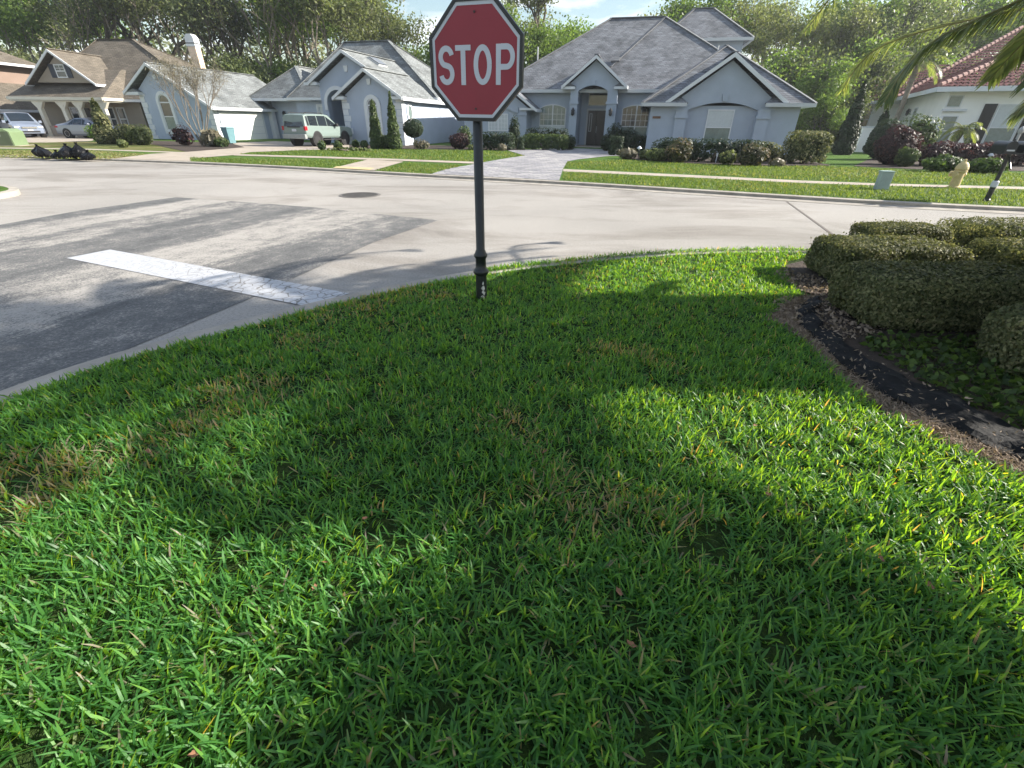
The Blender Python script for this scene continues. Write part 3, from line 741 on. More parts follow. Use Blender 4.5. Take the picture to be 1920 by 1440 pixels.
def window(par, x0, x1, z0, z1, y=0, rise=0.0, mull=1, cols=3, rows=2, split=.5, fw=.07, frame=None, top=None, bot=None, surround=0, sill=False, at=None, fan=False, label=None):
    frame = frame or MT['trim_white']; top = top or MT['glass']; bot = bot or top
    b = M(); zs = z1 - rise
    if rise:
        ring(b, arch_pts(x0, x1, z0, zs, rise), arch_pts(x0 + fw, x1 - fw, z0 + fw, zs, max(rise - fw, .03) if rise < (x1 - x0) / 2 * .9 else (x1 - x0) / 2 - fw), y - .05, y + .02)
        b.box(x0 + fw * .5, x1 - fw * .5, y - .055, y + .02, zs - fw * .6, zs + fw * .6) if fan else None
    else:
        for q in ((x0, x0 + fw, z0, z1), (x1 - fw, x1, z0, z1), (x0 + fw, x1 - fw, z0, z0 + fw), (x0 + fw, x1 - fw, z1 - fw, z1)): b.box(q[0], q[1], y - .05, y + .02, q[2], q[3])
    zm = z0 + (zs - z0) * split if not rise or rise < .6 else z0 + (zs - z0) * split
    if split: b.box(x0 + fw, x1 - fw, y - .048, y + .02, zm - fw * .45, zm + fw * .45)
    xs = [x0 + (x1 - x0) * k / mull for k in range(mull + 1)]
    for x in xs[1:-1]: b.box(x - fw * .6, x + fw * .6, y - .052, y + .02, z0 + fw, z1 - fw if not rise else z1 - fw * .8)
    zt = z1 - fw if not rise else zs
    for a, c in zip(xs[:-1], xs[1:]):
        for k in range(1, cols):
            x = a + (c - a) * k / cols; b.box(x - .014, x + .014, y - .034, y - .01, zm, zt)
        for k in range(1, rows):
            z = zm + (zt - zm) * k / rows; b.box(a + .03, c - .03, y - .036, y - .012, z - .014, z + .014)
    if sill: b.box(x0 - .08, x1 + .08, y - .12, y, z0 - .1, z0 - .003)
    w_ = place(b.build('window', frame, par), at)
    if label: w_['label'] = label
    if surround:
        s = M(); sw = surround
        if rise: ring(s, arch_pts(x0 - sw, x1 + sw, z0 - sw, zs, rise + sw if rise > (x1 - x0) / 2 * .9 else rise + sw * .8), arch_pts(x0 - .002, x1 + .002, z0 - .002, zs, rise), y - .09, y + .01)
        else: ring(s, [(x0 - sw, z0 - sw), (x1 + sw, z0 - sw), (x1 + sw, z1 + sw), (x0 - sw, z1 + sw)], [(x0 - .002, z0), (x1 + .002, z0), (x1 + .002, z1), (x0 - .002, z1)], y - .09, y + .01)
        s.build('frame', frame, w_)
    p = M(); pts = arch_pts(x0 + fw * .5, x1 - fw * .5, zm, zs, max(rise - fw * .5, .03)) if rise else [(x0 + fw * .5, zm), (x0 + fw * .5, z1 - fw * .5), (x1 - fw * .5, z1 - fw * .5), (x1 - fw * .5, zm)]
    p.prism(pts, y - .02, y - .006); p.build('pane', top, w_)
    if split:
        p = M(); p.box(x0 + fw * .5, x1 - fw * .5, y - .022, y - .004, z0 + fw * .5, zm - .002); p.build('pane', bot, w_)
    return w_
def gable(par, L, A, Rr, y0, y1, m, fas=None, t=.13, side=True, fw=.2, name='roof'):
    """two slopes from left eave L=(x,z) over ridge A to right eave Rr"""
    fas = fas or MT['trim_white']
    b = M()
    b.slab([(L[0], y0, L[1]), (A[0], y0, A[1]), (A[0], y1, A[1]), (L[0], y1, L[1])], t)
    b.slab([(A[0] + .001, y0, A[1]), (Rr[0], y0, Rr[1]), (Rr[0], y1, Rr[1]), (A[0] + .001, y1, A[1])], t)
    b.beam((A[0], y0 - .01, A[1] + .03), (A[0], y1, A[1] + .03), .3, .05)
    r = b.build(name, m, par)
    prs = [((L[0], y0 - .035, L[1] - .11), (A[0], y0 - .035, A[1] - .11)), ((A[0] + .002, y0 - .036, A[1] - .11), (Rr[0], y0 - .036, Rr[1] - .11))]
    if side: prs += [((L[0] - .03, y0, L[1] - .11), (L[0] - .03, y1, L[1] - .11)), ((Rr[0] + .03, y0, Rr[1] - .11), (Rr[0] + .03, y1, Rr[1] - .11))]
    for p_, q_ in prs: f = M(); f.beam(p_, q_, .07, fw); f.build('fascia', fas, par)
    return r
def hip(par, x0, x1, y0, y1, ze, ra, rb, zr, m, cap=None, fas=None, front=True, name='roof', fw=.2, sides='flrb'):
    """hip roof over a rectangle; ridge from ra=(x,y) to rb at height zr"""
    b = M(); a0, a1, a2, a3 = (x0, y0, ze), (x1, y0, ze), (x1, y1, ze), (x0, y1, ze)
    A_, B_ = (*ra, zr), (*rb, zr)
    along_x = abs(ra[0] - rb[0]) >= abs(ra[1] - rb[1])
    if along_x: faces = [('f', [a0, a1, B_, A_]), ('r', [a1, a2, B_]), ('b', [a2, a3, A_, B_]), ('l', [a3, a0, A_])]
    else: faces = [('f', [a0, a1, A_]), ('r', [a1, a2, B_, A_]), ('b', [a2, a3, B_]), ('l', [a3, a0, A_, B_])]
    for k, f in faces:
        if k in sides: b.poly(f)
    if front: b.poly([(p[0], p[1], p[2] - .02) for p in (a0, a3, a2, a1)])
    r = b.build(name, m, par)
    q = .03
    for p_, q_ in (((x0, y0 - q, ze - .09), (x1, y0 - q, ze - .09)), ((x0 - q, y0, ze - .09), (x0 - q, y1, ze - .09)), ((x1 + q, y0, ze - .09), (x1 + q, y1, ze - .09))):
        f = M(); f.beam(p_, q_, .06, fw); f.build('fascia', fas or MT['trim_white'], par)
    if cap:
        c = M()
        up = lambda p: (p[0], p[1], p[2] + .03)
        prs = [(A_, B_)] + ([(a0, A_), (a1, B_), (a2, B_), (a3, A_)] if along_x else [(a0, A_), (a1, A_), (a2, B_), (a3, B_)])
        for p, q_ in prs: c.beam(up(p), up(q_), .26, .06)
        c.build('ridge_cap', cap, par)
    return r
def boxes(par, name, m, L, bevel=0):
    if name in ('eave_return', 'fascia', 'soffit') and len(L) > 1:
        return [boxes(par, name, m, [q], bevel) for q in L][0]
    b = M()
    for q in L: b.box(*q)
    return b.build(name, m, par, bevel=bevel)
def keystone(par, x, z, y, s=.16, m=None):
    b = M(); b.prism([(x - s * .6, z - s), (x + s * .6, z - s), (x + s, z + s), (x - s, z + s)], y - .09, y + .01)
    return b.build('keystone', m or MT['trim_white'], par)
def quoins(par, x, y, z0, z1, w=.55, right=False, m=None, side=0.0):
    b = M(); z = z0; k = 0
    while z < z1 - .1:
        ww = w if k % 2 == 0 else w * .72
        xa, xb = (x - ww, x + .03) if right else (x - .03, x + ww)
        b.box(xa, xb, y - .045, y + .01, z, min(z + .36, z1))
        if side: b.box(x - .01, x + .046, y - .04, y + ww * .9, z, min(z + .36, z1))
        z += .39; k += 1
    return b.build('quoin_strip', m or MT['trim_white'], par)
def column(par, x0, x1, y0, y1, z0, z1, m, cap=.3, name='column'):
    b = M(); b.box(x0, x1, y0, y1, z0, z1)
    b.box(x0 - .07, x1 + .07, y0 - .07, y1 + .0, z1 - .46, z1 - .38); b.box(x0 - .05, x1 + .05, y0 - .05, y1, z1 - .38, z1 - .3)
    b.box(x0 - .06, x1 + .06, y0 - .06, y1, z0, z0 + .22)
    return b.build(name, m, par)
def lantern(par, x, y, z):
    b = M(); b.lathe([(.03, z + .42), (.05, z + .36), (.14, z + .24), (.15, z + .21), (.11, z + .2), (.12, z + .0), (.07, z - .06), (.02, z - .1)], 10, (x, y - .18))
    b.box(x - .06, x + .06, y - .02, y + .01, z + .05, z + .35); b.tube([(x, y, z + .3), (x, y - .12, z + .38), (x, y - .18, z + .36)], .018, 6)
    return b.build('lantern', MT['black_metal'], par)

# --- grey house with the courtyard entry
G_ = empty('grey_house', (5.0, 39.5, 0), R(-13.5), 'grey stucco house with steep hip roof, arched entry portal and dark front door', 'house')
sg = MT['stucco_grey']
boxes(G_, 'wall', sg, [(-6.6, -.29, 0, 13, -.1, 3.64), (1.78, 12.6, 0, 13, -.1, 3.64), (-.29, 1.78, 1.3, 13, -.1, 3.64)])
hip(G_, -7.1, 13.0, -.5, 13.5, 3.75, (1.0, 6.5), (5.1, 6.5), 8.85, MT['roof_grey'], MT['ridge_grey'], MT['trim_grey'])
b = M(); b.beam((5.0, 6.35, 8.78), (1.6, 1.5, 5.28), .24, .05); b.build('ridge_cap', MT['ridge_grey'], G_)
boxes(G_, 'wall', sg, [(5.5, 11.35, 8.1, 14, 3.5, 7.5)])
hip(G_, 4.9, 11.95, 7.6, 14.6, 7.6, (7.4, 10.6), (8.9, 10.6), 9.95, MT['roof_grey'], MT['ridge_grey'], MT['trim_grey'])
b = M(); b.tube([(-4.2, 3.2, 5.7), (-4.2, 3.2, 6.75)], .05, 8); b.build('vent_pipe', MT['trim_grey'], G_)
b = M(); b.tube([(8.75, .6, 4.6), (8.75, .6, 6.3)], .04, 8); b.build('vent_pipe', MT['trim_grey'], G_)
b = M(); b.box(-.3, .3, -.2, .2, -.06, .06); o = b.build('roof_vent', MT['ridge_grey'], G_); o.location = (1.9, 2.0, 5.75); o.rotation_euler = (R(38), 0, 0)
# portal
p = M(); ar = arch_pts(-.29, 1.78, 3.3, 3.62, .34)
p.prism([(-.83, 3.3)] + ar + [(2.48, 3.3), (2.48, 3.75), (2.75, 3.92), (.82, 5.42), (-1.1, 3.92), (-.83, 3.75)], -1.2, -.72)
p.build('wall', sg, G_)
column(G_, -.83, -.29, -1.2, -.02, 0, 3.3, sg); column(G_, 1.78, 2.48, -1.2, -.02, 0, 3.3, sg)
gable(G_, (-1.42, 3.95), (.82, 5.68), (3.06, 3.95), -1.55, 3.2, MT['roof_grey'], MT['trim_white'])
boxes(G_, 'eave_return', MT['trim_white'], [(-1.45, -.5, -1.5, -.9, 3.72, 3.88), (2.2, 3.1, -1.5, -.9, 3.72, 3.88)])
for q_ in ([(-1.45, 3.88), (-.45, 3.88), (-.9, 4.12)], [(2.15, 3.88), (3.1, 3.88), (2.6, 4.12)]): b = M(); b.prism(q_, -1.48, -.95); b.build('roof', MT['roof_grey'], G_)
keystone(G_, .75, 4.1, -1.2, .14, sg)
boxes(G_, 'step', MT['concrete'], [(-.5, 2.0, -1.5, 1.25, -.02, .14)])
boxes(G_, 'porch_ceiling', MT['trim_grey'], [(-.29, 1.78, -.02, 1.29, 3.97, 4.02)])
d = boxes(G_, 'door', MT['door_dark'], [(.3, .95, 1.2, 1.29, .16, 2.5), (.96, 1.62, 1.2, 1.29, .16, 2.5)])
boxes(d, 'frame', MT['trim_grey'], [(.18, .3, 1.17, 1.29, .14, 2.56), (1.62, 1.74, 1.17, 1.29, .14, 2.56), (.18, 1.74, 1.17, 1.29, 2.5, 2.62)])
b = M(); ring(b, [(.42, 1.1), (.62, 1.1), (.62, 2.3), (.42, 2.3)], [(.45, 1.13), (.59, 1.13), (.59, 2.27), (.45, 2.27)], 1.18, 1.2); b.build('trim', MT['trim_white'], d)
b = M(); b.tube([(1.02, 1.19, 1.0), (1.02, 1.12, 1.05), (1.02, 1.12, 1.4), (1.02, 1.19, 1.45)], .018, 6); b.build('handle', MT['trim_grey'], d)
window(G_, .22, 1.74, 2.78, 3.66, 1.29, mull=1, cols=1, rows=1, split=0, frame=MT['trim_grey'])
lantern(G_, -.56, -1.2, 2.2); lantern(G_, 2.12, -1.2, 2.2)
window(G_, -3.26, -1.24, .72, 2.86, 0, rise=.26, mull=2, cols=3, rows=3, split=.4, top=MT['glass_green_reflection'], bot=MT['glass_blind'])
window(G_, 2.87, 4.95, .72, 2.86, 0, rise=.26, mull=2, cols=3, rows=3, split=.4, top=MT['glass'], bot=MT['glass_green_reflection'])
# small gabled wing on the left
b = M(); b.prism([(-8.8, -.1), (-3.9, -.1), (-3.9, 2.6), (-6.35, 4.35), (-8.8, 2.6)], -1.5, 4.5); b.build('wall', sg, G_)
gable(G_, (-9.5, 2.52), (-6.35, 4.75), (-3.15, 2.52), -1.95, 5.5, MT['roof_grey'])
boxes(G_, 'eave_return', MT['trim_white'], [(-4.4, -3.2, -1.9, -1.3, 2.42, 2.56)])
column(G_, -4.5, -3.93, -1.72, -1.5, 0, 2.55, sg)
p = M(); p.prism(arch_pts(-7.9, -4.9, 2.2, 2.3, .35)[1:-1][::-1] + [(-8.1, 2.25), (-8.1, 2.6), (-4.55, 2.6), (-4.55, 2.25)], -1.66, -1.5); p.build('arch_band', sg, G_)
window(G_, -6.9, -5.35, 1.05, 2.2, -1.5, mull=2, cols=3, rows=4, split=0.0, top=MT['glass_blind'])
# garage wing on the right
boxes(G_, 'wall', sg, [(4.8, 12.84, -6.9, -.02, -.1, 2.6)])
p = M(); p.box(4.8, 6.89, -7.15, -6.9, -.1, 2.6); p.box(10.66, 12.84, -7.15, -6.9, -.1, 2.6)
p.prism([(6.89, 2.36)] + arch_pts(6.89, 10.66, 2.36, 2.38, .37)[1:-1] + [(10.66, 2.36), (10.662, 2.602), (11.75, 2.602), (8.8, 4.72), (5.85, 2.602), (6.888, 2.602)], -7.152, -6.9)
p.build('wall', sg, G_)
column(G_, 6.24, 6.87, -7.3, -7.15, 0, 2.42, sg); column(G_, 10.68, 11.32, -7.3, -7.15, 0, 2.42, sg)
keystone(G_, 8.78, 2.98, -7.15, .17, sg)
window(G_, 8.04, 9.5, .6, 2.42, -6.9, split=.5, cols=1, rows=1, top=MT['glass_blind'], bot=MT['glass_green_reflection'], frame=MT['trim_white'], fw=.06)
boxes(G_, 'house_number', plain('number_plate', (.16, .09, .06), .6), [(4.96, 5.42, -7.18, -7.15, 1.93, 2.05)])
ze, s_ = 2.72, .685
hz_ = lambda y: ze + s_ * (y + 7.6)
b = M()
b.slab([(4.25, -7.6, ze), (6.8, -7.6, ze), (6.3, -7.08, hz_(-7.08)), (4.25 + .52, -7.08, hz_(-7.08))], .05)
b.slab([(10.85, -7.6, ze), (13.4, -7.6, ze), (13.4 - .52, -7.08, hz_(-7.08)), (11.35, -7.08, hz_(-7.08))], .05)
rt = (8.825, -7.6 + 4.575); zr_ = hz_(rt[1])
b.poly([(4.77, -7.08, hz_(-7.08)), (12.88, -7.08, hz_(-7.08)), (*rt, zr_)])
b.poly([(4.25, -7.6, ze), (*rt, zr_), (rt[0], 3.5, zr_), (4.25, 3.5, ze)])
b.poly([(13.4, -7.6, ze), (*rt, zr_), (rt[0], 3.5, zr_), (13.4, 3.5, ze)])
b.build('roof', MT['roof_grey'], G_)
c = M(); c.beam((4.25, -7.6, ze + .02), (*rt, zr_ + .03), .24, .05); c.beam((13.4, -7.6, ze + .02), (*rt, zr_ + .03), .24, .05); c.beam((*rt, zr_ + .03), (rt[0], 3, zr_ + .03), .26, .05)
c.build('ridge_cap', MT['ridge_grey'], G_)
boxes(G_, 'fascia', MT['trim_grey'], [(4.25, 6.75, -7.65, -7.6, ze - .18, ze), (10.9, 13.4, -7.65, -7.6, ze - .18, ze), (4.2, 4.25, -7.6, -.5, ze - .18, ze), (13.4, 13.45, -7.6, 1, ze - .18, ze)])
boxes(G_, 'soffit', MT['trim_grey'], [(4.27, 6.3, -7.58, -7.16, ze - .17, ze - .13), (11.3, 13.38, -7.58, -7.16, ze - .17, ze - .13), (12.85, 13.38, -7.15, 1, ze - .17, ze - .13)])
gable(G_, (5.55, 2.78), (8.8, 5.05), (12.05, 2.78), -7.5, -3.6, MT['roof_grey'], MT['trim_white'], side=False, fw=.22)

# --- pale blue house with the garage wing on the left
B_ = empty('blue_house', (-7.91, 36.77, 0), R(-16), 'pale blue stucco house with white arched windows, two front gables and white garage door', 'house')
sb = MT['stucco_blue']
b = M(); b.prism([(-4.65, -.1), (0, -.1), (0, 2.95), (-2.42, 4.42), (-4.65, 3.0)], 0, 12); b.build('wall', sb, B_)
gable(B_, (-5.15, 3.05), (-2.42, 4.72), (.32, 3.06), -.4, 6, MT['roof_silver'])
boxes(B_, 'eave_return', MT['trim_white'], [(-5.2, -4.25, -.38, .1, 2.9, 3.08), (-.6, .36, -.38, .1, 2.9, 3.08)])
for q_ in ([(-5.2, 3.085), (-4.2, 3.085), (-4.6, 3.25)], [(-.62, 3.085), (.36, 3.085), (-.05, 3.25)]): b = M(); b.prism(q_, -.36, .02); b.build('roof', MT['roof_silver'], B_)
quoins(B_, -4.65, 0, 0, 2.9); quoins(B_, 0, 0, 0, 2.9, right=True, side=.5)
window(B_, -2.66, -1.86, .5, 2.96, 0, rise=.4, cols=1, rows=1, split=.5, surround=.25, fan=True, top=MT['glass'], bot=MT['glass_green_reflection'])
keystone(B_, -2.32, 3.95, 0, .17)
# second gable over the entry
p = M(); p.prism([(-7.47, -.1), (-6.95, -.1)] + arch_pts(-6.95, -5.1, -.1, 2.75, .82)[1:-1] + [(-5.1, -.1), (-4.66, -.1), (-4.66, 4.2), (-2.5, 4.2), (-4.86, 5.6), (-7.47, 4.05)], 1.5, 1.95); p.build('wall', sb, B_)
s = M(); ring(s, arch_pts(-7.2, -4.85, 2.3, 2.75, 1.08), arch_pts(-6.95, -5.1, 2.3, 2.75, .82), 1.42, 1.51, closed=False); s.build('arch_trim', MT['trim_white'], B_)
boxes(B_, 'wall', sb, [(-7.4, -4.7, 3.6, 4, -.1, 4), (-7.47, -7.2, 1.95, 5.8, -.1, 4)])
boxes(B_, 'door', MT['door_dark'], [(-6.3, -5.2, 3.5, 3.6, 0, 2.4)])
keystone(B_, -4.95, 4.85, 1.5, .18)
gable(B_, (-8.05, 4.05), (-4.86, 5.95), (.36, 3.02), 1.05, 11.5, MT['roof_silver'])
boxes(B_, 'eave_return', MT['trim_white'], [(-8.45, -7.35, 1.08, 1.6, 3.85, 4.03)])
b = M(); b.prism([(-8.45, 4.035), (-7.3, 4.035), (-7.7, 4.22)], 1.1, 1.55); b.build('roof', MT['roof_silver'], B_)
for (x, y, zz_) in ((-3.9, 4.2, 5.5), (-3.2, 8.9, 5.15)):
    b = M(); b.box(-.45, .45, -.6, .6, -.03, .08); o = b.build('skylight', MT['glass'], B_); o.location = (x, y, zz_); o.rotation_euler = (0, R(29.5), 0)
    f = M(); ring(f, [(-.5, -.65), (.5, -.65), (.5, .65), (-.5, .65)], [(-.42, -.57), (.42, -.57), (.42, .57), (-.42, .57)], -.1, .05)
    ff = f.build('frame', MT['trim_grey'], o); ff.rotation_euler = (R(90), 0, 0)
# main body
boxes(B_, 'wall', sb, [(-13.2, -7.5, 5.8, 14, -.1, 3.15), (-16.46, -13.2, 6.6, 14, -.1, 3.15)])
hip(B_, -13.6, .4, 5.25, 16, 3.25, (-10.6, 10.4), (-6.2, 10.4), 7.6, MT['roof_silver'], MT['roof_silver'])
hip(B_, -18.0, -11.3, 5.4, 15, 3.2, (-14.7, 8.6), (-14.7, 12), 5.75, MT['roof_silver'], MT['roof_silver'])
window(B_, -11.0, -9.2, .8, 2.65, 5.8, mull=1, cols=1, rows=1, split=.5, top=MT['glass_blind'], bot=MT['glass_blind'], surround=.16)
# garage wing
b = M(); b.prism([(-23.4, -.1), (-16.45, -.1), (-16.45, 2.32), (-21.3, 4.98), (-23.4, 3.55)], 0, 6.4); b.box(-23.4, -16.6, 6.4, 11, -.1, 3.4); b.build('wall', sb, B_)
gable(B_, (-24.5, 3.42), (-21.3, 5.3), (-16.0, 2.42), -.4, 10.6, MT['roof_silver'])
boxes(B_, 'eave_return', MT['trim_white'], [(-24.55, -23.0, -.38, .1, 3.2, 3.4)])
b = M(); b.prism([(-24.55, 3.405), (-22.95, 3.405), (-23.4, 3.62)], -.36, .02); b.build('roof', MT['roof_silver'], B_)
quoins(B_, -23.4, 0, 0, 3.3); quoins(B_, -16.45, 0, 0, 2.3, right=True, side=.5)
window(B_, -21.55, -20.45, .75, 3.25, 0, rise=.55, cols=1, rows=1, split=.5, surround=.24, fan=True, top=MT['glass'], bot=MT['glass_green_reflection'])
keystone(B_, -21.2, 4.4, 0, .17)
q = M(); n_ = 4
for k in range(n_): q.box(.62, 5.02, -.03, .06, .02 + k * .52, .02 + k * .52 + .505)
gd = place(q.build('garage_door', MT['garage_white'], B_), ((-16.42, 0, 0), R(90)))
q = M(); q.box(.45, .615, -.06, .04, 0, 2.2); q.box(5.03, 5.2, -.06, .04, 0, 2.2); q.box(.45, 5.2, -.06, .04, 2.115, 2.28); place(q.build('frame', MT['trim_white'], gd), None)
boxes(B_, 'column', MT['trim_white'], [(-16.5, -16.05, 5.9, 6.35, -.1, 2.3)])
lantern(B_, -15.2, 6.6, 1.9)
# oval window on the sunny side wall
q = M(); ov = lambda a, c, n=20: [(1.1 + a * math.cos(2 * math.pi * k / n), 2.17 + c * math.sin(2 * math.pi * k / n)) for k in range(n)]
ring(q, ov(.44, .58), ov(.27, .41), -.07, .01); o = place(q.build('window', MT['trim_white'], B_), ((0, 0, 0), R(90)))
q = M(); q.prism(ov(.28, .42), -.03, -.005); q.build('pane', MT['glass_green_reflection'], o)

# --- brown-roofed house
C_ = empty('tan_house', (-37.25, 47, 0), R(-3), 'tan house with brown shingle roof, front porch and gabled dormer', 'house')
st = MT['stucco_tan']
boxes(C_, 'wall', st, [(-5, 4.1, 0, 9, -.1, 3.0), (3.5, 10.5, 1.2, 12, -.1, 2.9)])
hip(C_, -6, 11.2, -.5, 13, 2.98, (-1.86, 5), (1.62, 5), 7.85, MT['roof_brown'], MT['roof_brown'])
b = M()
pa, pb_, pc, pd_ = (-5.3, -2.6, 3.05), (3.1, -2.6, 3.05), (2.2, 1.6, 5.3), (-4.4, 1.6, 5.3)
b.slab([pa, pb_, pc, pd_], .12); b.slab([pb_, (3.1, 2.6, 3.05), (2.2, 2.6, 5.3), pc], .12); b.slab([pa, pd_, (-4.4, 2.6, 5.3), (-5.3, 2.6, 3.05)], .12)
b.build('roof', MT['roof_brown'], C_)
boxes(C_, 'fascia', MT['trim_cream'], [(-5.3, 3.1, -2.68, -2.6, 2.82, 3.04), (3.1, 3.16, -2.6, -.3, 2.82, 3.04), (-5.36, -5.3, -2.6, -.3, 2.82, 3.04)])
boxes(C_, 'porch_ceiling', MT['trim_cream'], [(-5.2, 3.0, -2.55, -.02, 2.72, 2.8)])
for x in (-2.95, -.85, .6, 2.7):
    b = M(); b.box(x - .15, x + .15, -2.5, -2.2, 0, 2.5); b.prism([(x - .15, 2.2), (x + .15, 2.2), (x + .55, 2.72), (x - .55, 2.72)], -2.48, -2.22); b.box(x - .2, x + .2, -2.55, -2.15, 0, .25)
    b.build('column', MT['trim_cream'], C_)
boxes(C_, 'railing', MT['stucco_tan'], [(-2.8, 2.6, -2.42, -2.3, .1, .95)])
for x in (-2.6, -.55, .75, 1.75): window(C_, x, x + .75, .6, 2.4, 0, split=.5, cols=1, rows=1, top=MT['glass'], fw=.09)
boxes(C_, 'door', MT['door_dark'], [(-1.75, -.75, -.06, 0, 0, 2.3)])
b = M(); b.prism([(-3.3, 4.12), (1.7, 4.12), (-.85, 5.95)], -1.3, 2); b.build('wall', st, C_)
gable(C_, (-3.95, 4.05), (-.85, 6.4), (2.25, 4.05), -1.75, 4.2, MT['roof_brown'], fw=.18)
window(C_, -1.25, -.35, 4.45, 5.4, -1.3, split=.5, cols=2, rows=2, fw=.08)
for x in (-1.72, -.3):
    boxes(C_, 'shutter', plain('shutter_navy', (.035, .04, .06), .5), [(x, x + .42, -1.36, -1.3, 4.45, 5.4)])
ww = window(C_, 6.6, 7.5, .8, 2.5, 1.2, split=.5, cols=1, rows=1)
boxes(C_, 'shutter', plain('shutter_maroon', (.06, .025, .025), .5), [(5.9, 6.4, 1.13, 1.2, .8, 2.5)])
for x, y in ((4.2, 3.0), (5.2, 3.0)):
    b = M(); b.box(-.45, .45, -.35, .35, -.03, .1); o = b.build('skylight', MT['glass_blind'], C_); o.location = (x, y - .4, 5.55); o.rotation_euler = (R(38), 0, 0)
b = M(); b.box(8.2, 8.9, 2.6, 3.3, 3, 7.1); ch = b.build('chimney', MT['stucco_peach'], C_)
b = M(); b.box(8.14, 8.96, 2.54, 3.36, 7.1, 7.3); b.box(8.16, 8.94, 2.56, 3.34, 7.38, 7.75); b.prism([(8.16, 7.75), (8.94, 7.75), (8.75, 8.0), (8.35, 8.0)], 2.6, 3.3); b.build('cap', MT['trim_white'], ch)
b = M(); b.box(8.2, 8.9, 2.6, 3.3, 7.3, 7.38); b.build('vent', MT['black_metal'], ch)

E_ = empty('garage_house', (-47.2, 46.6, 0), R(-3), 'brown-roofed tan house with an open garage at the left edge', 'house')
boxes(E_, 'wall', st, [(-9, -3.2, 0, 9, -.1, 2.2), (.2, .7, 0, 9, -.1, 2.2), (-9, .7, 1.8, 9, -.1, 2.2)])
gable(E_, (-9.6, 2.1), (-4.5, 5.6), (1.2, 2.15), -.5, 10, MT['roof_brown'])
b = M(); b.slab([(-9.6, -1.2, 2.15), (1.1, -1.2, 2.15), (-.5, 3.2, 5.0), (-8.5, 3.2, 5.0)], .12); b.build('roof', MT['roof_brown'], E_)
boxes(E_, 'fascia', MT['trim_cream'], [(-9.6, 1.1, -1.28, -1.2, 1.94, 2.16)])
boxes(E_, 'garage_door', MT['door_dark'], [(-3.1, .15, 1.6, 1.78, 0, 2.1)])  # dark panel standing in for the shade inside the open garage
boxes(E_, 'wall', plain('stucco_brown', (.22, .16, .13), .85, .07, 1.2), [(-9, -2.5, 5, 9, 2.2, 6.0)])
hip(E_, -9.5, -1.6, 4.4, 9.6, 6.0, (-6.5, 7), (-4.8, 7), 7.6, MT['roof_brown'])

# --- white house with the red tile roof
D_ = empty('white_house', (28.3, 35.3, 0), R(-27), 'white stucco house with red barrel-tile roof and black shutters', 'house')
swh = MT['stucco_white']
boxes(D_, 'wall', swh, [(0, 14, 0, 14, -.1, 3.8), (-3.4, 8, 14, 22, -.1, 3.6)])
def tiles(par, a, b, c, d, nrow, ncol, mat, name='roof'):
    """slope a-b (eave) to d-c (top), rolled into barrel tiles"""
    a, b, c, d = map(Vector, (a, b, c, d)); q = M(); up = (b - a).cross(d - a).normalized()
    if up.z < 0: up = -up
    nc = ncol * 6
    for r in range(nrow):
        t0, t1 = r / nrow, (r + 1) / nrow
        rows = []
        for t, lift_ in ((t0, .045), (t1, .0)):
            L = a.lerp(d, t); Rr = b.lerp(c, t)
            rows.append([L.lerp(Rr, k / nc) + up * (lift_ + .055 * abs(math.sin(math.pi * k / 6))) for k in range(nc + 1)])
        vs = rows[0] + rows[1]
        q.add(vs, [(k, k + 1, nc + 2 + k, nc + 1 + k) for k in range(nc)])
    return q.build(name, mat, par)
e0, e1 = (-.85, -.85, 3.92), (14.5, -.85, 3.92)
tiles(D_, e0, e1, (14.5, 6.0, 7.2), (6.0, 6.0, 7.2), 18, 52, MT['tile'])
tiles(D_, (-.85, 15, 3.92), e0, (6.0, 6.0, 7.2), (6.0, 17, 7.2), 18, 50, MT['tile'])
tiles(D_, (-.9, 13.0, 3.9), (18, 13.0, 3.9), (18, 21.5, 9.4), (7.6, 21.5, 9.4), 24, 60, MT['tile'])
tiles(D_, (-4.2, 13.2, 3.7), (4, 13.2, 3.7), (4, 18, 6.6), (0.6, 18, 6.6), 14, 28, MT['tile'])
tiles(D_, (-4.2, 22.8, 3.7), (-4.2, 13.2, 3.7), (.6, 18, 6.6), (.6, 18.5, 6.6), 14, 32, MT['tile'])
for q_ in ([(-.8, -.8, 3.8), (14.5, -.8, 3.8), (14.5, 14, 3.8), (-.8, 14, 3.8)], [(-4.1, 13.3, 3.6), (-.9, 13.3, 3.6), (-.9, 22, 3.6), (-4.1, 22, 3.6)]): b = M(); b.poly(q_); b.build('soffit', MT['trim_cream'], D_)
rc = plain('ridge_tile', (.30, .16, .14), .7, .25, 6)
for p0, p1 in ((e0, (6.0, 6.0, 7.2)), ((-4.2, 13.2, 3.7), (.6, 18, 6.6)), ((-.9, 13.0, 3.9), (7.6, 21.5, 9.4)), ((6.0, 6.0, 7.2), (6.0, 17, 7.2))):
    b = M(); p0, p1 = Vector(p0), Vector(p1); n_ = int((p1 - p0).length / .42)
    for k in range(n_): b.tube([p0.lerp(p1, k / n_) + Vector((0, 0, .12)), p0.lerp(p1, (k + 1.08) / n_) + Vector((0, 0, .1))], [.15, .12], 8)
    b.build('ridge_cap', rc, D_)
boxes(D_, 'fascia', MT['trim_white'], [(-.9, 14.5, -.93, -.86, 3.66, 3.93), (-.94, -.87, -.86, 14, 3.66, 3.93), (-4.3, 4, 13.1, 13.17, 3.46, 3.7), (-4.3, -4.22, 13.2, 22, 3.46, 3.7)])
window(D_, .05, .8, 2.82, 3.5, 0, split=0, cols=1, rows=1, top=MT['glass_green_reflection'], fw=.05)
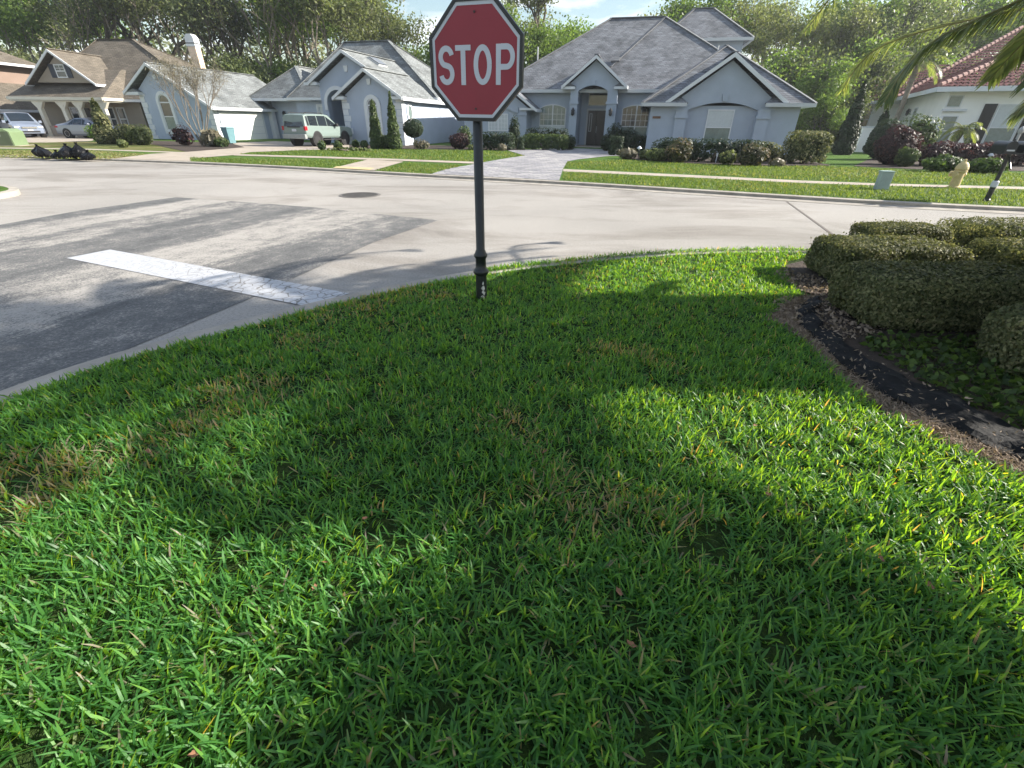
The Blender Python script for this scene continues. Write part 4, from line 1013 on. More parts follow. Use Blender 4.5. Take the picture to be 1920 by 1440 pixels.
boxes(D_, 'ledge', MT['trim_white'], [(-.08, 1.2, -.22, 0, 2.6, 2.74)])
window(D_, .12, .95, .62, 2.35, 0, split=.5, cols=1, rows=1, top=MT['glass_green_reflection'], fw=.05)
window(D_, 2.72, 4.12, .6, 3.0, 0, split=.46, cols=1, rows=1, top=MT['glass_blind'], bot=MT['glass_green_reflection'], fw=.07)
for x in (2.03, 4.2): boxes(D_, 'shutter', plain('shutter_black', (.014, .013, .013), .5), [(x, x + .62, -.07, 0, .62, 3.02)])
window(D_, 5.9, 7.3, .6, 3.0, 0, split=.46, cols=1, rows=1, top=MT['glass_blind'], bot=MT['glass_green_reflection'])
window(D_, -8.7, -7.6, 1.2, 3.05, 0, split=.5, cols=1, rows=1, top=MT['glass_green_reflection'], at=((0, 0, 0), R(-90)))
o = lantern(D_, -10.1, 0, 2.6); place(o, ((0, 0, 0), R(-90)))
window(D_, -2.95, -2.2, 1.3, 3.2, 14, split=.5, cols=1, rows=1, top=MT['glass'])

# ------------------------------------------------------------------ stop sign
MT['sign_red'] = plain('sign_red', (.27, .025, .042), .45, .06, 3, spec=.4)
MT['sign_white'] = plain('sign_white', (.52, .54, .60), .45, .04, 3)
MT['bolt'] = plain('bolt', (.06, .03, .03), .5)
S_ = empty('stop_sign', (-.31, 4.285, .1), 0, 'red octagonal stop sign on a black post in the lawn', 'stop sign')
b = M()
b.lathe([(.052, -.05), (.052, .235), (.062, .245), (.073, .262), (.075, .275), (.066, .29), (.052, .305), (.049, .33), (.049, .395), (.056, .405), (.063, .418), (.063, .43), (.054, .442), (.05, .455), (.044, .47), (.0405, .475), (.0405, 2.22), (.03, 2.24)], 28)
post = b.build('post', MT['black_metal'], S_, smooth=True)
post.modifiers.new('es', 'EDGE_SPLIT').split_angle = R(40)
b = M(); rb = random.Random(9)
for k in range(9):
    a = R(-62 + rb.uniform(-14, 20)); z = .02 + k * .017 + rb.uniform(-.01, .01); wv = rb.uniform(.012, .03)
    c = [(math.cos(a + s) * .0535, math.sin(a + s) * .0535) for s in (-wv * 12, 0, wv * 10)]
    hh = rb.uniform(.012, .03)
    b.poly([(*c[0], z), (*c[1], z - hh * .5), (*c[2], z + hh * .3), (*c[1], z + hh)])
b.build('paint_scuff', plain('scuff', (.55, .54, .52), .9, .3, 40), post)
SZ = 1.898                                                       # centre of the panel above the lawn
def octo(half, y0, y1, b):
    s = half * math.tan(math.pi / 8); h = half
    b.prism([(s, -h), (h, -s), (h, s), (s, h), (-s, h), (-h, s), (-h, -s), (-s, -h)], y0, y1); return b
def octp(h):
    s = h * math.tan(math.pi / 8); return [(s, -h), (h, -s), (h, s), (s, h), (-s, h), (-h, s), (-h, -s), (-s, -h)]
yaw = R(-21.6)
def sgn(o): o.location = (.017, -.012, SZ); o.rotation_euler = (0, R(.5), yaw); return o
b = M(); ring(b, octp(.389), octp(.364), -.064, -.032); ring(b, octp(.3889), octp(.30), -.034, -.033); sgn(b.build('frame', MT['black_metal'], S_, bevel=.003))
b = M(); octo(.366, -.056, -.040, b); face = sgn(b.build('face', MT['sign_red'], S_))
b = M(); ring(b, octp(.364), octp(.342), -.0585, -.0561)
bd = b.build('border', MT['sign_white'], face)
lt = M(); Y0, Y1 = -.0588, -.0561
def stroke(pts, w_):
    n = len(pts); L = []; Rr = []
    for i, p in enumerate(pts):
        a = pts[max(0, i - 1)]; c = pts[min(n - 1, i + 1)]; tx, tz = c[0] - a[0], c[1] - a[1]; l = math.hypot(tx, tz)
        L.append((p[0] - tz / l * w_ / 2, p[1] + tx / l * w_ / 2)); Rr.append((p[0] + tz / l * w_ / 2, p[1] - tx / l * w_ / 2))
    for i in range(n - 1):
        q = [L[i], L[i + 1], Rr[i + 1], Rr[i]]
        lt.poly([(x, Y0, z) for x, z in q])
        lt.poly([(L[i][0], Y0, L[i][1]), (L[i + 1][0], Y0, L[i + 1][1]), (L[i + 1][0], Y1, L[i + 1][1]), (L[i][0], Y1, L[i][1])])
        lt.poly([(Rr[i][0], Y0, Rr[i][1]), (Rr[i + 1][0], Y0, Rr[i + 1][1]), (Rr[i + 1][0], Y1, Rr[i + 1][1]), (Rr[i][0], Y1, Rr[i][1])])
H_, W_ = .254, .0375; zc = -.018; zb, zt = zc - H_ / 2, zc + H_ / 2
def ell(cx, cz, a, c, d0, d1, n=22): return [(cx + a * math.cos(R(d0 + (d1 - d0) * k / n)), cz + c * math.sin(R(d0 + (d1 - d0) * k / n))) for k in range(n + 1)]
sx = -.248; aw = .0675 - W_ / 2; cw = H_ / 4 - W_ / 4
stroke(ell(sx, zc + cw, aw, cw, 12, 270 - 28) + ell(sx, zc - cw, aw, cw, 90 - 28, -168), W_)
lt.prism([(-.167, zt), (-.037, zt), (-.037, zt - .0345), (-.167, zt - .0345)], Y0, Y1)
lt.prism([(-.1215, zt - .0345), (-.082, zt - .0345), (-.082, zb), (-.1215, zb)], Y0, Y1)
stroke(ell(.063, zc, .0755 - W_ / 2, H_ / 2 - W_ / 2, 0, 360, 48), W_)
px0 = .174
lt.prism([(px0, zt), (px0 + .039, zt), (px0 + .039, zb), (px0, zb)], Y0, Y1)
rr_ = (.158 - .034) / 2; pc = px0 + .148 - rr_ - .002
arc = [(px0 + .039, zt - .017), (pc - .02, zt - .017)] + ell(pc, zt - .017 - rr_, rr_ - .012, rr_, 90, -90, 18) + [(pc - .02, zt - .017 - 2 * rr_), (px0 + .039, zt - .017 - 2 * rr_)]
stroke(arc, .036)
lt.build('lettering', MT['sign_white'], face)
for z in (.303, -.303):
    b = M(); b.lathe([(.008, -.062), (.008, -.056), (.002, -.0555)], 10, (0, z), axis='y'); b.build('bolt', MT['bolt'], face)
b = M(); b.box(-.05, .05, -.04, .045, -.18, -.15); b.box(-.05, .05, -.04, .045, .15, .18); sgn(b.build('bracket', MT['black_metal'], S_))

# ------------------------------------------------------------------ vehicles
MT['tyre'] = plain('tyre', (.018, .018, .018), .85)
MT['rim_dark'] = plain('rim_dark', (.05, .05, .055), .35, .2, 9, metal=.6)
MT['rim_silver'] = plain('rim_silver', (.5, .5, .52), .3, .1, 9, metal=.8)
MT['car_glass'] = plain('car_glass', (.015, .02, .025), .05, .1, 3, spec=.9)
MT['chrome'] = plain('chrome', (.6, .6, .62), .2, .05, 3, metal=.9)
MT['lamp_red'] = plain('lamp_red', (.35, .02, .03), .2, .1, 9)
MT['lamp_clear'] = plain('lamp_clear', (.62, .65, .68), .12, .1, 9, spec=.8)
MT['black_trim'] = plain('black_trim', (.02, .02, .022), .6)
def car(name, loc, heading, stations, paint, wheels, wr, label, cat, glass, rim, front=None, group=None):
    """stations: (x, half width, z bottom, z belt, roof half width, z roof), rear to front; glass: list of panels"""
    c = empty(name, loc, heading, label, cat, group)
    b = M(); rings = []
    for (x, hw, zb, zl, rw, zr) in stations:
        zm = zb + (zl - zb) * .45
        rings.append([(x, -hw * .93, zb), (x, -hw, zb + .12), (x, -hw * 1.0, zm), (x, -hw * .97, zl), (x, -rw, zr - .035), (x, -rw * .9, zr), (x, 0, zr + .025), (x, rw * .9, zr), (x, rw, zr - .035), (x, hw * .97, zl), (x, hw * 1.0, zm), (x, hw, zb + .12), (x, hw * .93, zb)])
    k = len(rings[0])
    for r0, r1 in zip(rings[:-1], rings[1:]):
        vs = r0 + r1
        b.add(vs, [(i, i + 1, k + i + 1, k + i) for i in range(k - 1)] + [(k - 1, 0, k, 2 * k - 1)])
    b.poly(rings[0]); b.poly(rings[-1])
    body = b.build('body', paint, c, bevel=.02)
    S = stations
    def P(i, t, side):      # point on side glass at station i, t from belt to roof
        x, hw, zb, zl, rw, zr = S[i]
        a = Vector((x, side * hw * .97, zl)); q = Vector((x, side * rw, zr - .035)); return a.lerp(q, t)
    for g in glass:
        b = M()
        if g[0] == 'side':
            _, i, j, ia, ib = g
            for sd in (-1, 1):
                lo, hi = .08, .90
                p0, p1, p2, p3 = P(i, lo, sd), P(j, lo, sd), P(j, hi, sd), P(i, hi, sd)
                q = [p0.lerp(p1, ia), p0.lerp(p1, 1 - ib), p3.lerp(p2, 1 - ib), p3.lerp(p2, ia)]
                off = Vector((0, sd * .012, .004)); q = [v + off for v in q]
                bb_ = M(); bb_.poly(q); bb_.build('window', MT['car_glass'], c)
        else:                # windscreen or rear screen between stations i and j
            _, i, j = g
            (x0, h0, _, l0, r0, z0), (x1, h1, _, l1, r1, z1) = S[i], S[j]
            lo = Vector((x0, r0 * .9, z0 + .01)); hi = Vector((x1, r1 * .88, z1 + .01))
            d = 1 if x1 > x0 else -1
            n = Vector((-(z1 - z0), 0, (x1 - x0) * d)).normalized() * .015; n = Vector((n.x * 1, 0, abs(n.z))); n.x = -d * abs(n.x)
            A0 = lo.lerp(hi, .08); A1 = lo.lerp(hi, .93)
            b.poly([A0 + n, Vector((A0.x, 0, A0.z + .025)) + n, Vector((A1.x, 0, A1.z + .025)) + n, A1 + n])
            b.poly([Vector((A0.x, -A0.y, A0.z)) + n, Vector((A0.x, 0, A0.z + .025)) + n, Vector((A1.x, 0, A1.z + .025)) + n, Vector((A1.x, -A1.y, A1.z)) + n])
            b.build('windscreen' if g[0] == 'front' else 'rear_window', MT['car_glass'], c)
    hw = max(s[1] for s in stations)
    for wx in wheels:
        for sd in (-1, 1):
            ar = M(); ar.lathe([(wr * 1.13, hw - .3), (wr * 1.13, hw + .004)], 24, (wx, wr * 1.02), axis='y')
            if sd < 0: ar.v = [(x, -y, z) for x, y, z in ar.v]
            ar.build('wheel_arch', MT['black_trim'], body)
            b = M(); t = wr * .62
            b.lathe([(t, -.11), (wr * .94, -.11), (wr, -.08), (wr, .08), (wr * .94, .11), (t, .11)], 26, axis='y', cap=False)
            wl = b.build('wheel', MT['tyre'], c); wl.location = (wx, sd * (hw - .09), wr)
            q = M(); q.lathe([(0, -.05), (t * .3, -.05 ), (t * .3, .07), (0, .07)], 10, axis='y')
            for s5 in range(6):
                a = s5 * math.pi / 3
                q.add([(math.cos(a + da) * rr_, sd * y_, math.sin(a + da) * rr_) for y_ in (.03, .085) for rr_, da in ((t * .15, -.4), (t * .15, .4), (t, .17), (t, -.17))], [(0, 1, 2, 3), (7, 6, 5, 4), (0, 4, 5, 1), (1, 5, 6, 2), (2, 6, 7, 3), (3, 7, 4, 0)])
            q.lathe([(t * 1.02, -sd * .1), (t * 1.02, sd * .1), (t * .9, sd * .1), (t * .88, sd * .02), (.01, sd * .0)], 26, axis='y', cap=False)
            q.build('rim', rim, wl)
    return c, body
def hd(dx, dy): return math.atan2(dy, dx)
# white off-road wagon in the drive, seen from behind
MT['suv_paint'] = plain('suv_paint', (.17, .22, .205), .4, .03, 2, coat=.3)
st_ = [(-2.38, .88, .58, 1.02, .80, 1.06), (-2.34, .92, .56, 1.10, .84, 1.30), (-2.27, .93, .54, 1.14, .80, 1.76), (-2.0, .945, .50, 1.15, .81, 1.83), (-1.15, .95, .48, 1.13, .81, 1.85), (-.28, .95, .48, 1.12, .80, 1.84), (.08, .95, .48, 1.11, .78, 1.80),
       (.86, .94, .46, 1.12, .84, 1.20), (1.9, .93, .48, 1.10, .82, 1.16), (2.3, .90, .5, 1.02, .80, 1.08), (2.42, .78, .5, .8, .66, .86)]
fwd = (.33, .944); hh_ = hd(*fwd)
suv, sb_ = car('parked_car', (-13.0 + fwd[0] * 1.4 - fwd[1] * .85, 33.75 + fwd[1] * 1.4 + fwd[0] * .85, .11), hh_, st_, MT['suv_paint'], (-1.4, 1.39), .42,
               'white boxy off-road wagon parked in the drive, seen from behind', 'car', [('side', 2, 3, .45, .0), ('side', 3, 4, .06, .04), ('side', 4, 5, .04, .03), ('side', 5, 7, .03, .28), ('front', 7, 6)], MT['rim_dark'])
b = M(); b.poly([(-2.385, -.76, 1.14), (-2.385, .76, 1.14), (-2.262, .68, 1.69), (-2.262, -.68, 1.69)]); b.build('rear_window', MT['car_glass'], suv)
boxes(suv, 'bumper', plain('suv_bumper', (.25, .27, .27), .5), [(-2.52, -2.3, -.9, .9, .45, .72)], .03)
boxes(suv, 'tailgate_trim', MT['black_trim'], [(-2.40, -2.36, -.5, .5, 1.08, 1.14)])
for sd in (-1, 1):
    boxes(suv, 'tail_light', MT['lamp_red'], [(-2.42, -2.2, sd * .86 - .07, sd * .86 + .07, .92, 1.16)], .02)
    boxes(suv, 'mirror', MT['black_trim'], [(.42, .6, sd * 1.05 - .1, sd * 1.05 + .1, 1.14, 1.32)], .03)
    b = M(); b.tube([(-1.95, sd * .62, 1.84), (-1.9, sd * .62, 1.91), (-.35, sd * .62, 1.90), (-.25, sd * .62, 1.84)], .022, 6); b.build('roof_rail', MT['black_trim'], suv)
    boxes(suv, 'headlight', MT['lamp_clear'], [(2.3, 2.4, sd * .68 - .14, sd * .68 + .14, .84, .98)], .02)
    boxes(suv, 'side_step', MT['black_trim'], [(-.9, .9, sd * .93 - .06, sd * .93 + .06, .36, .42)])
boxes(suv, 'licence_plate', MT['sign_white'], [(-2.405, -2.38, -.16, .16, .86, 1.0)])
# silver saloon by the porch
MT['silver_paint'] = plain('silver_paint', (.21, .225, .27), .3, .03, 2, metal=.4, coat=.6)
st_ = [(-2.4, .76, .36, .72, .66, .84), (-2.33, .86, .28, .86, .72, .98), (-1.75, .91, .22, .93, .72, 1.06), (-1.45, .92, .2, .95, .68, 1.13), (-.65, .925, .2, .95, .60, 1.42), (.1, .925, .2, .94, .61, 1.45), (.45, .925, .2, .93, .62, 1.40), (1.3, .92, .2, .92, .74, .985), (2.05, .88, .22, .82, .70, .87), (2.38, .72, .28, .6, .55, .64)]
dv = Vector((.93, .36, 0))
sed, _ = car('parked_car', (-34.6 + .0, 42.3, .11), hd(.96, -.10), st_, MT['silver_paint'], (-1.42, 1.42), .335, 'silver saloon car parked beside the porch of the tan house', 'car', [('side', 3, 4, .38, .02), ('side', 4, 5, .03, .03), ('side', 5, 7, .03, .34), ('front', 7, 6), ('rear', 3, 4)], MT['rim_silver'])
for sd in (-1, 1):
    boxes(sed, 'tail_light', MT['lamp_red'], [(-2.39, -2.1, sd * .74 - .13, sd * .74 + .13, .74, .88)], .02)
    boxes(sed, 'mirror', MT['silver_paint'], [(.75, .9, sd * 1.0 - .1, sd * 1.0 + .1, .95, 1.08)], .03)
    boxes(sed, 'headlight', MT['lamp_clear'], [(2.15, 2.34, sd * .66 - .14, sd * .66 + .14, .62, .74)], .02)
boxes(sed, 'bumper', MT['silver_paint'], [(-2.44, -2.3, -.8, .8, .3, .55)], .03)
# silver-blue van facing the street
MT['van_paint'] = plain('van_paint', (.24, .28, .36), .3, .03, 2, metal=.3, coat=.6)
st_ = [(-2.5, .85, .35, 1.05, .80, 1.2), (-2.4, .95, .28, 1.08, .76, 1.66), (-1.8, .99, .25, 1.08, .76, 1.76), (-.4, 1.0, .25, 1.05, .76, 1.78), (.4, 1.0, .25, 1.02, .75, 1.74), (1.45, .99, .25, .98, .80, 1.08), (2.2, .95, .28, .86, .76, .92), (2.5, .82, .34, .68, .62, .74)]
van, _ = car('parked_car', (-41.0, 43.0, .11), hd(.80, -.58), st_, MT['van_paint'], (-1.5, 1.5), .35, 'silver blue minivan facing the street, parked left of the silver saloon', 'car', [('side', 1, 2, .3, .0), ('side', 2, 3, .04, .03), ('side', 3, 4, .03, .03), ('side', 4, 5, .03, .3), ('front', 5, 4)], MT['rim_silver'])
for sd in (-1, 1):
    boxes(van, 'headlight', MT['lamp_clear'], [(2.1, 2.46, sd * .7 - .17, sd * .7 + .17, .68, .82)], .03)
    boxes(van, 'mirror', MT['van_paint'], [(.95, 1.12, sd * 1.1 - .1, sd * 1.1 + .1, 1.02, 1.2)], .03)
    boxes(van, 'fog_light', MT['lamp_clear'], [(2.42, 2.52, sd * .62 - .06, sd * .62 + .06, .42, .5)])
boxes(van, 'bumper', MT['van_paint'], [(2.36, 2.58, -.78, .78, .3, .58)], .04)
boxes(van, 'grille', MT['chrome'], [(2.47, 2.56, -.45, .45, .66, .78)])
boxes(van, 'grille', MT['black_trim'], [(2.53, 2.6, -.55, .55, .38, .5)])
boxes(van, 'licence_plate', MT['sign_white'], [(2.58, 2.6, -.16, .16, .5, .6)])
# grey car, mostly beyond the left edge
car('parked_car', (-45.2, 41.0, .11), hd(.80, -.58), st_, plain('grey_paint', (.16, .15, .14), .35, .03, 2, coat=.5), (-1.5, 1.5), .35, 'dark grey car at the very left edge, half out of view', 'car', [('side', 3, 4, .03, .03), ('side', 4, 5, .03, .3), ('front', 5, 4)], MT['rim_silver'])

# ------------------------------------------------------------------ street furniture
# hydrant
MT['hydrant'] = plain('hydrant_yellow', (.52, .41, .20), .55, .14, 9)
x, y = G(1787, 352, .1)
h = empty('fire_hydrant', (x, y, .1), .4, 'pale yellow fire hydrant standing at the edge of the pavement', 'fire hydrant')
b = M(); b.lathe([(.16, -.03), (.16, .03), (.125, .05), (.115, .4), (.16, .42), (.16, .46), (.12, .48)], 20); b.build('barrel', MT['hydrant'], h, smooth=False)
b = M(); b.lathe([(.15, .48), (.16, .5), (.15, .56), (.12, .63), (.07, .68), (.035, .69), (.035, .75), (.015, .76)], 20); b.build('bonnet', MT['hydrant'], h)
for a in (0, math.pi / 2, math.pi):
    b = M(); d = Vector((math.cos(a), math.sin(a), 0)); b.tube([d * .09 + Vector((0, 0, .36)), d * .19 + Vector((0, 0, .36))], .06, 12); b.tube([d * .18 + Vector((0, 0, .36)), d * .23 + Vector((0, 0, .36))], .075, 8); b.tube([d * .22 + Vector((0, 0, .36)), d * .26 + Vector((0, 0, .36))], .025, 6)
    b.build('outlet', MT['hydrant'], h)
# green cable box in the verge
x, y = G(1650, 355.5, .1)
p = empty('utility_box', (x, y, .1), R(-10), 'small green utility pedestal standing in the grass verge', 'utility box')
gb = plain('pedestal_green', (.32, .375, .38), .6, .1, 5)
b = M(); b.prism([(-.145, -.03), (.145, -.03), (.14, .45), (-.14, .45)], -.1, .1); b.build('body', gb, p, bevel=.012)
b = M(); b.box(-.155, .155, -.115, .115, .45, .48); b.box(-.153, -.136, -.115, -.1, 0, .45); b.box(.136, .153, -.115, -.1, 0, .45); b.build('lid', plain('pedestal_lid', (.36, .46, .44), .5, .1, 5), p, bevel=.008)
# mailbox
x, y = G(1849, 377, .1)
m_ = empty('mailbox', (x, y, .1), R(-18), 'two black mailboxes on one black post with a white band', 'mailbox')
b = M(); b.lathe([(.075, -.03), (.075, .03), (.055, .06), (.055, .30), (.062, .33), (.04, .36), (.04, 1.05)], 14); pt = b.build('post', MT['black_metal'], m_)
b = M(); b.lathe([(.057, .31), (.068, .32), (.068, .43), (.05, .45)], 14); b.build('band', MT['sign_white'], pt)
b = M(); b.tube([(0, -.05, .95), (0, -.3, .72)], .02, 6); b.box(-.30, .30, -.3, .25, 1.02, 1.05); b.build('arm', MT['black_metal'], m_)
for sx_ in (-.17, .17):
    b = M(); pr = [(sx_ - .1, 1.05), (sx_ + .1, 1.05), (sx_ + .1, 1.18)] + [(sx_ + .1 * math.cos(R(a)), 1.18 + .1 * math.sin(R(a))) for a in range(20, 180, 20)] + [(sx_ - .1, 1.18)]
    b.prism(pr, -.32, .28); bx = b.build('box', MT['black_metal'], m_)
    b = M(); b.box(sx_ - .07, sx_ + .07, -.335, -.321, 1.08, 1.11); b.build('number_strip', MT['trim_grey'], bx)
    b = M(); b.box(sx_ + .1, sx_ + .112, -.1, -.05, 1.12, 1.32); b.build('flag', MT['black_metal'], bx)
b = M(); b.lathe([(.03, 1.05), (.03, 1.42), (.05, 1.45), (.06, 1.5), (.03, 1.55), (.01, 1.57)], 10); b.build('finial', plain('finial', (.35, .36, .36), .4), m_)
# transformer
x, y = G(27, 277, .1)
t_ = empty('transformer_box', (-29.8, 30.0, .1), R(18), 'green ground transformer cabinet on the dry verge', 'transformer')
gt = plain('transformer_green', (.15, .21, .11), .6, .08, 4)
b = M(); b.prism([(-.85, -.0), (.62, 0), (.62, .72), (.4, .88), (-.85, .88)], -.7, .7); b.build('cabinet', gt, t_, bevel=.03)
boxes(t_, 'door', plain('transformer_door', (.07, .09, .055), .6, .1, 4), [(-.8, .55, -.73, -.70, .06, .74)])
boxes(t_, 'warning_label', MT['trim_grey'], [(-.1, .15, -.74, -.73, .5, .66)])
boxes(t_, 'base', MT['concrete'], [(-1.0, .9, -.85, .85, -.08, .02)])
q = empty('utility_box', (-30.9, 29.2, .1), R(15), 'pale teal utility box at the left edge beside the green transformer', 'utility box')
b = M(); b.prism([(-.3, 0), (.3, 0), (.22, .55), (-.22, .55)], -.25, .25); b.build('body', plain('teal_box', (.25, .42, .36), .6, .1, 5), q, bevel=.02)
# refuse bags
MT['bag'] = plain('bag_black', (.004, .004, .005), .36, .2, 8, bump=.8, scale2=6, spec=.22)
rbg = random.Random(21)
def bag(px, py, r, hgt, lab, tilt=0.0):
    x, y = G(px, py, .05)
    r *= .8; hgt *= .8
    g_ = empty('refuse_bag', (x, y, .06), rbg.uniform(0, 3), lab, 'refuse bag', 'refuse bags at the kerb')
    b = M(); n, m2 = 22, 13; vs = []
    ph = [rbg.uniform(0, 6) for _ in range(4)]
    for j in range(m2):
        t = j / (m2 - 1); rad = r * (math.sin(math.pi * min(t * .92 + .12, 1)) ** .6) * (1 - .55 * max(0, t - .6) / .4)
        for k in range(n):
            a = 2 * math.pi * k / n
            q = 1 + .10 * math.sin(3 * a + ph[0] + 2 * t) + .07 * math.sin(7 * a + ph[1] - 3 * t) + .05 * math.sin(11 * a + 9 * t + ph[2]) + rbg.uniform(-.03, .03)
            vs.append((rad * q * math.cos(a) + tilt * t * hgt, rad * q * math.sin(a), hgt * t * (1 + .04 * math.sin(4 * a + ph[3]))))
    fs = [(j * n + k, j * n + (k + 1) % n, (j + 1) * n + (k + 1) % n, (j + 1) * n + k) for j in range(m2 - 1) for k in range(n)]
    fs += [tuple(range(n - 1, -1, -1)), tuple(range((m2 - 1) * n, m2 * n))]
    b.add(vs, fs); b.build('sack', MT['bag'], g_)
    b = M(); tp = Vector((tilt * hgt, 0, hgt))
    for k in range(7):
        a = k * .9; d = Vector((math.cos(a), math.sin(a), 0))
        b.add([tp - d * .03 - Vector((0, 0, .08)), tp + d.cross(Vector((0, 0, 1))) * .05 + Vector((0, 0, .01)), tp + d * .08 * rbg.uniform(.6, 1.2) + Vector((0, 0, .07 * rbg.uniform(.5, 1.2))), tp - d.cross(Vector((0, 0, 1))) * .04], [(0, 1, 2, 3)])
    b.build('tied_neck', MT['bag'], g_)
bag(88, 297.5, .36, .62, 'black refuse bag, leftmost of the pile at the kerb, standing apart', -.3)
bag(111, 299, .27, .38, 'smallest low black refuse bag, second from the left in the kerb pile')
bag(134, 299, .40, .68, 'large black refuse bag in the middle of the kerb pile', .1)
bag(155, 299, .33, .74, 'tallest black refuse bag with a shiny tied neck', .05)
bag(165, 301, .30, .40, 'slumped black refuse bag at the right end of the pile', .3)
# bin leaning by the garage
x, y = G(434, 270, .1)
bn = empty('wheelie_bin', (x, y, .1), R(60), 'blue grey wheelie bin beside the white garage door', 'bin')
bc = plain('bin_blue', (.12, .24, .27), .5, .1, 5)
b = M(); b.add([(-.22, -.25, .05), (.22, -.25, .05), (.22, .25, .05), (-.22, .25, .05), (-.29, -.32, .95), (.29, -.32, .95), (.29, .36, .95), (-.29, .36, .95)], [(0, 3, 2, 1), (4, 5, 6, 7), (0, 1, 5, 4), (1, 2, 6, 5), (2, 3, 7, 6), (3, 0, 4, 7)]); b.build('body', bc, bn, bevel=.02)
b = M(); b.prism([(-.31, .95), (.31, .95), (.27, 1.03), (-.27, 1.03)], -.35, .4); b.build('lid', bc, bn, bevel=.02)
for sd in (-.24, .24):
    b = M(); b.lathe([(.02, -.03), (.1, -.03), (.1, .03), (.02, .03)], 14, (.28, .1), axis='x'); o = b.build('wheel', MT['tyre'], bn); o.location = (sd, 0, 0)
# marker stake, path lights, gate pier
b = M(); x, y = G(1341, 306, .1); b.tube([(0, 0, -.05), (.02, 0, .42)], .018, 6); b.box(-.03, .05, -.012, .012, .3, .42); o = b.build('marker_stake', MT['sign_white']); o.location = (x, y, .1)
tag(o, 'thin white marker stake in front of the dark clipped hedge', 'stake')
for px, py, hh2, lb in ((1846, 315, .55, 'small white path light nearest the hydrant'), (1900, 300, .9, 'tall path light with pale globe beside the mailboxes'), (1196, 300, .55, 'small path light between the courtyard shrubs')):
    x, y = G(px, py, .1); pl = empty('path_light', (x, y, .1), 0, lb, 'path light', 'garden path lights')
    b = M(); b.tube([(0, 0, -.05), (0, 0, hh2 - .1)], .022, 6); b.build('stem', MT['black_metal'], pl)
    b = M(); b.lathe([(.03, hh2 - .12), (.06, hh2 - .06), (.13, hh2 - .05), (.05, hh2 + .04), (.01, hh2 + .06)], 12); b.build('shade', MT['trim_white'], pl)
pr = empty('gate_pier', (*G(1615, 285, .1), .1), R(-20), 'short white stucco pier beside the dark tall shrub', 'pier')
boxes(pr, 'pier', MT['stucco_white'], [(-.42, .42, -.2, .2, -.1, 1.5)]); boxes(pr, 'cap', MT['trim_white'], [(-.47, .47, -.25, .25, 1.5, 1.58)])

# ------------------------------------------------------------------ plants
def shell_points(n, kind, size, rng, depth=.12):
    """points in the outer skin of a shape (sitting on z=0) and outward normals"""
    sx, sy, sz = size
    if kind == 'box':
        p = rng.uniform(-1, 1, (n, 3)); ax = rng.integers(0, 5, n)
        for k in range(5):
            s = ax == k
            if k < 4: p[s, k // 2] = 1 if k % 2 else -1
            else: p[s, 2] = 1
        q = np.abs(p); e = 5.5
        l = (q ** e).sum(1) ** (1 / e); p = p / l[:, None]
        nr = np.sign(p) * np.abs(p) ** (e - 1); nr /= np.linalg.norm(nr, axis=1)[:, None]
        p *= (1 - depth * rng.random((n, 1)) ** 1.5)
        P = np.c_[p[:, 0] * sx / 2, p[:, 1] * sy / 2, (p[:, 2] + 1) / 2 * sz]
    else:
        d = rng.normal(size=(n, 3)); d /= np.linalg.norm(d, axis=1)[:, None]; nr = d
        r = 1 - depth * rng.random((n, 1)) ** 1.3
        if kind == 'cone':
            t = rng.random(n) ** 1.4; a = rng.uniform(0, 2 * np.pi, n); rad = (1 - t) ** .75 * r[:, 0]
            rad *= np.minimum(1, .55 + t * 4)
            P = np.c_[np.cos(a) * rad * sx / 2, np.sin(a) * rad * sy / 2, t * sz]; nr = np.c_[np.cos(a), np.sin(a), np.full(n, .3)]
        else:
            P = d * r; P = np.c_[P[:, 0] * sx / 2, P[:, 1] * sy / 2, (P[:, 2] + 1) / 2 * sz]
    return P, nr
def lump(P, amp, s, rng):
    ph = rng.uniform(0, 6, 6)
    f = np.sin(P[:, 0] * s + ph[0]) * np.sin(P[:, 1] * s * 1.1 + ph[1]) + .6 * np.sin(P[:, 2] * s * 1.7 + ph[2] + P[:, 0] * s * .7)
    return f * amp
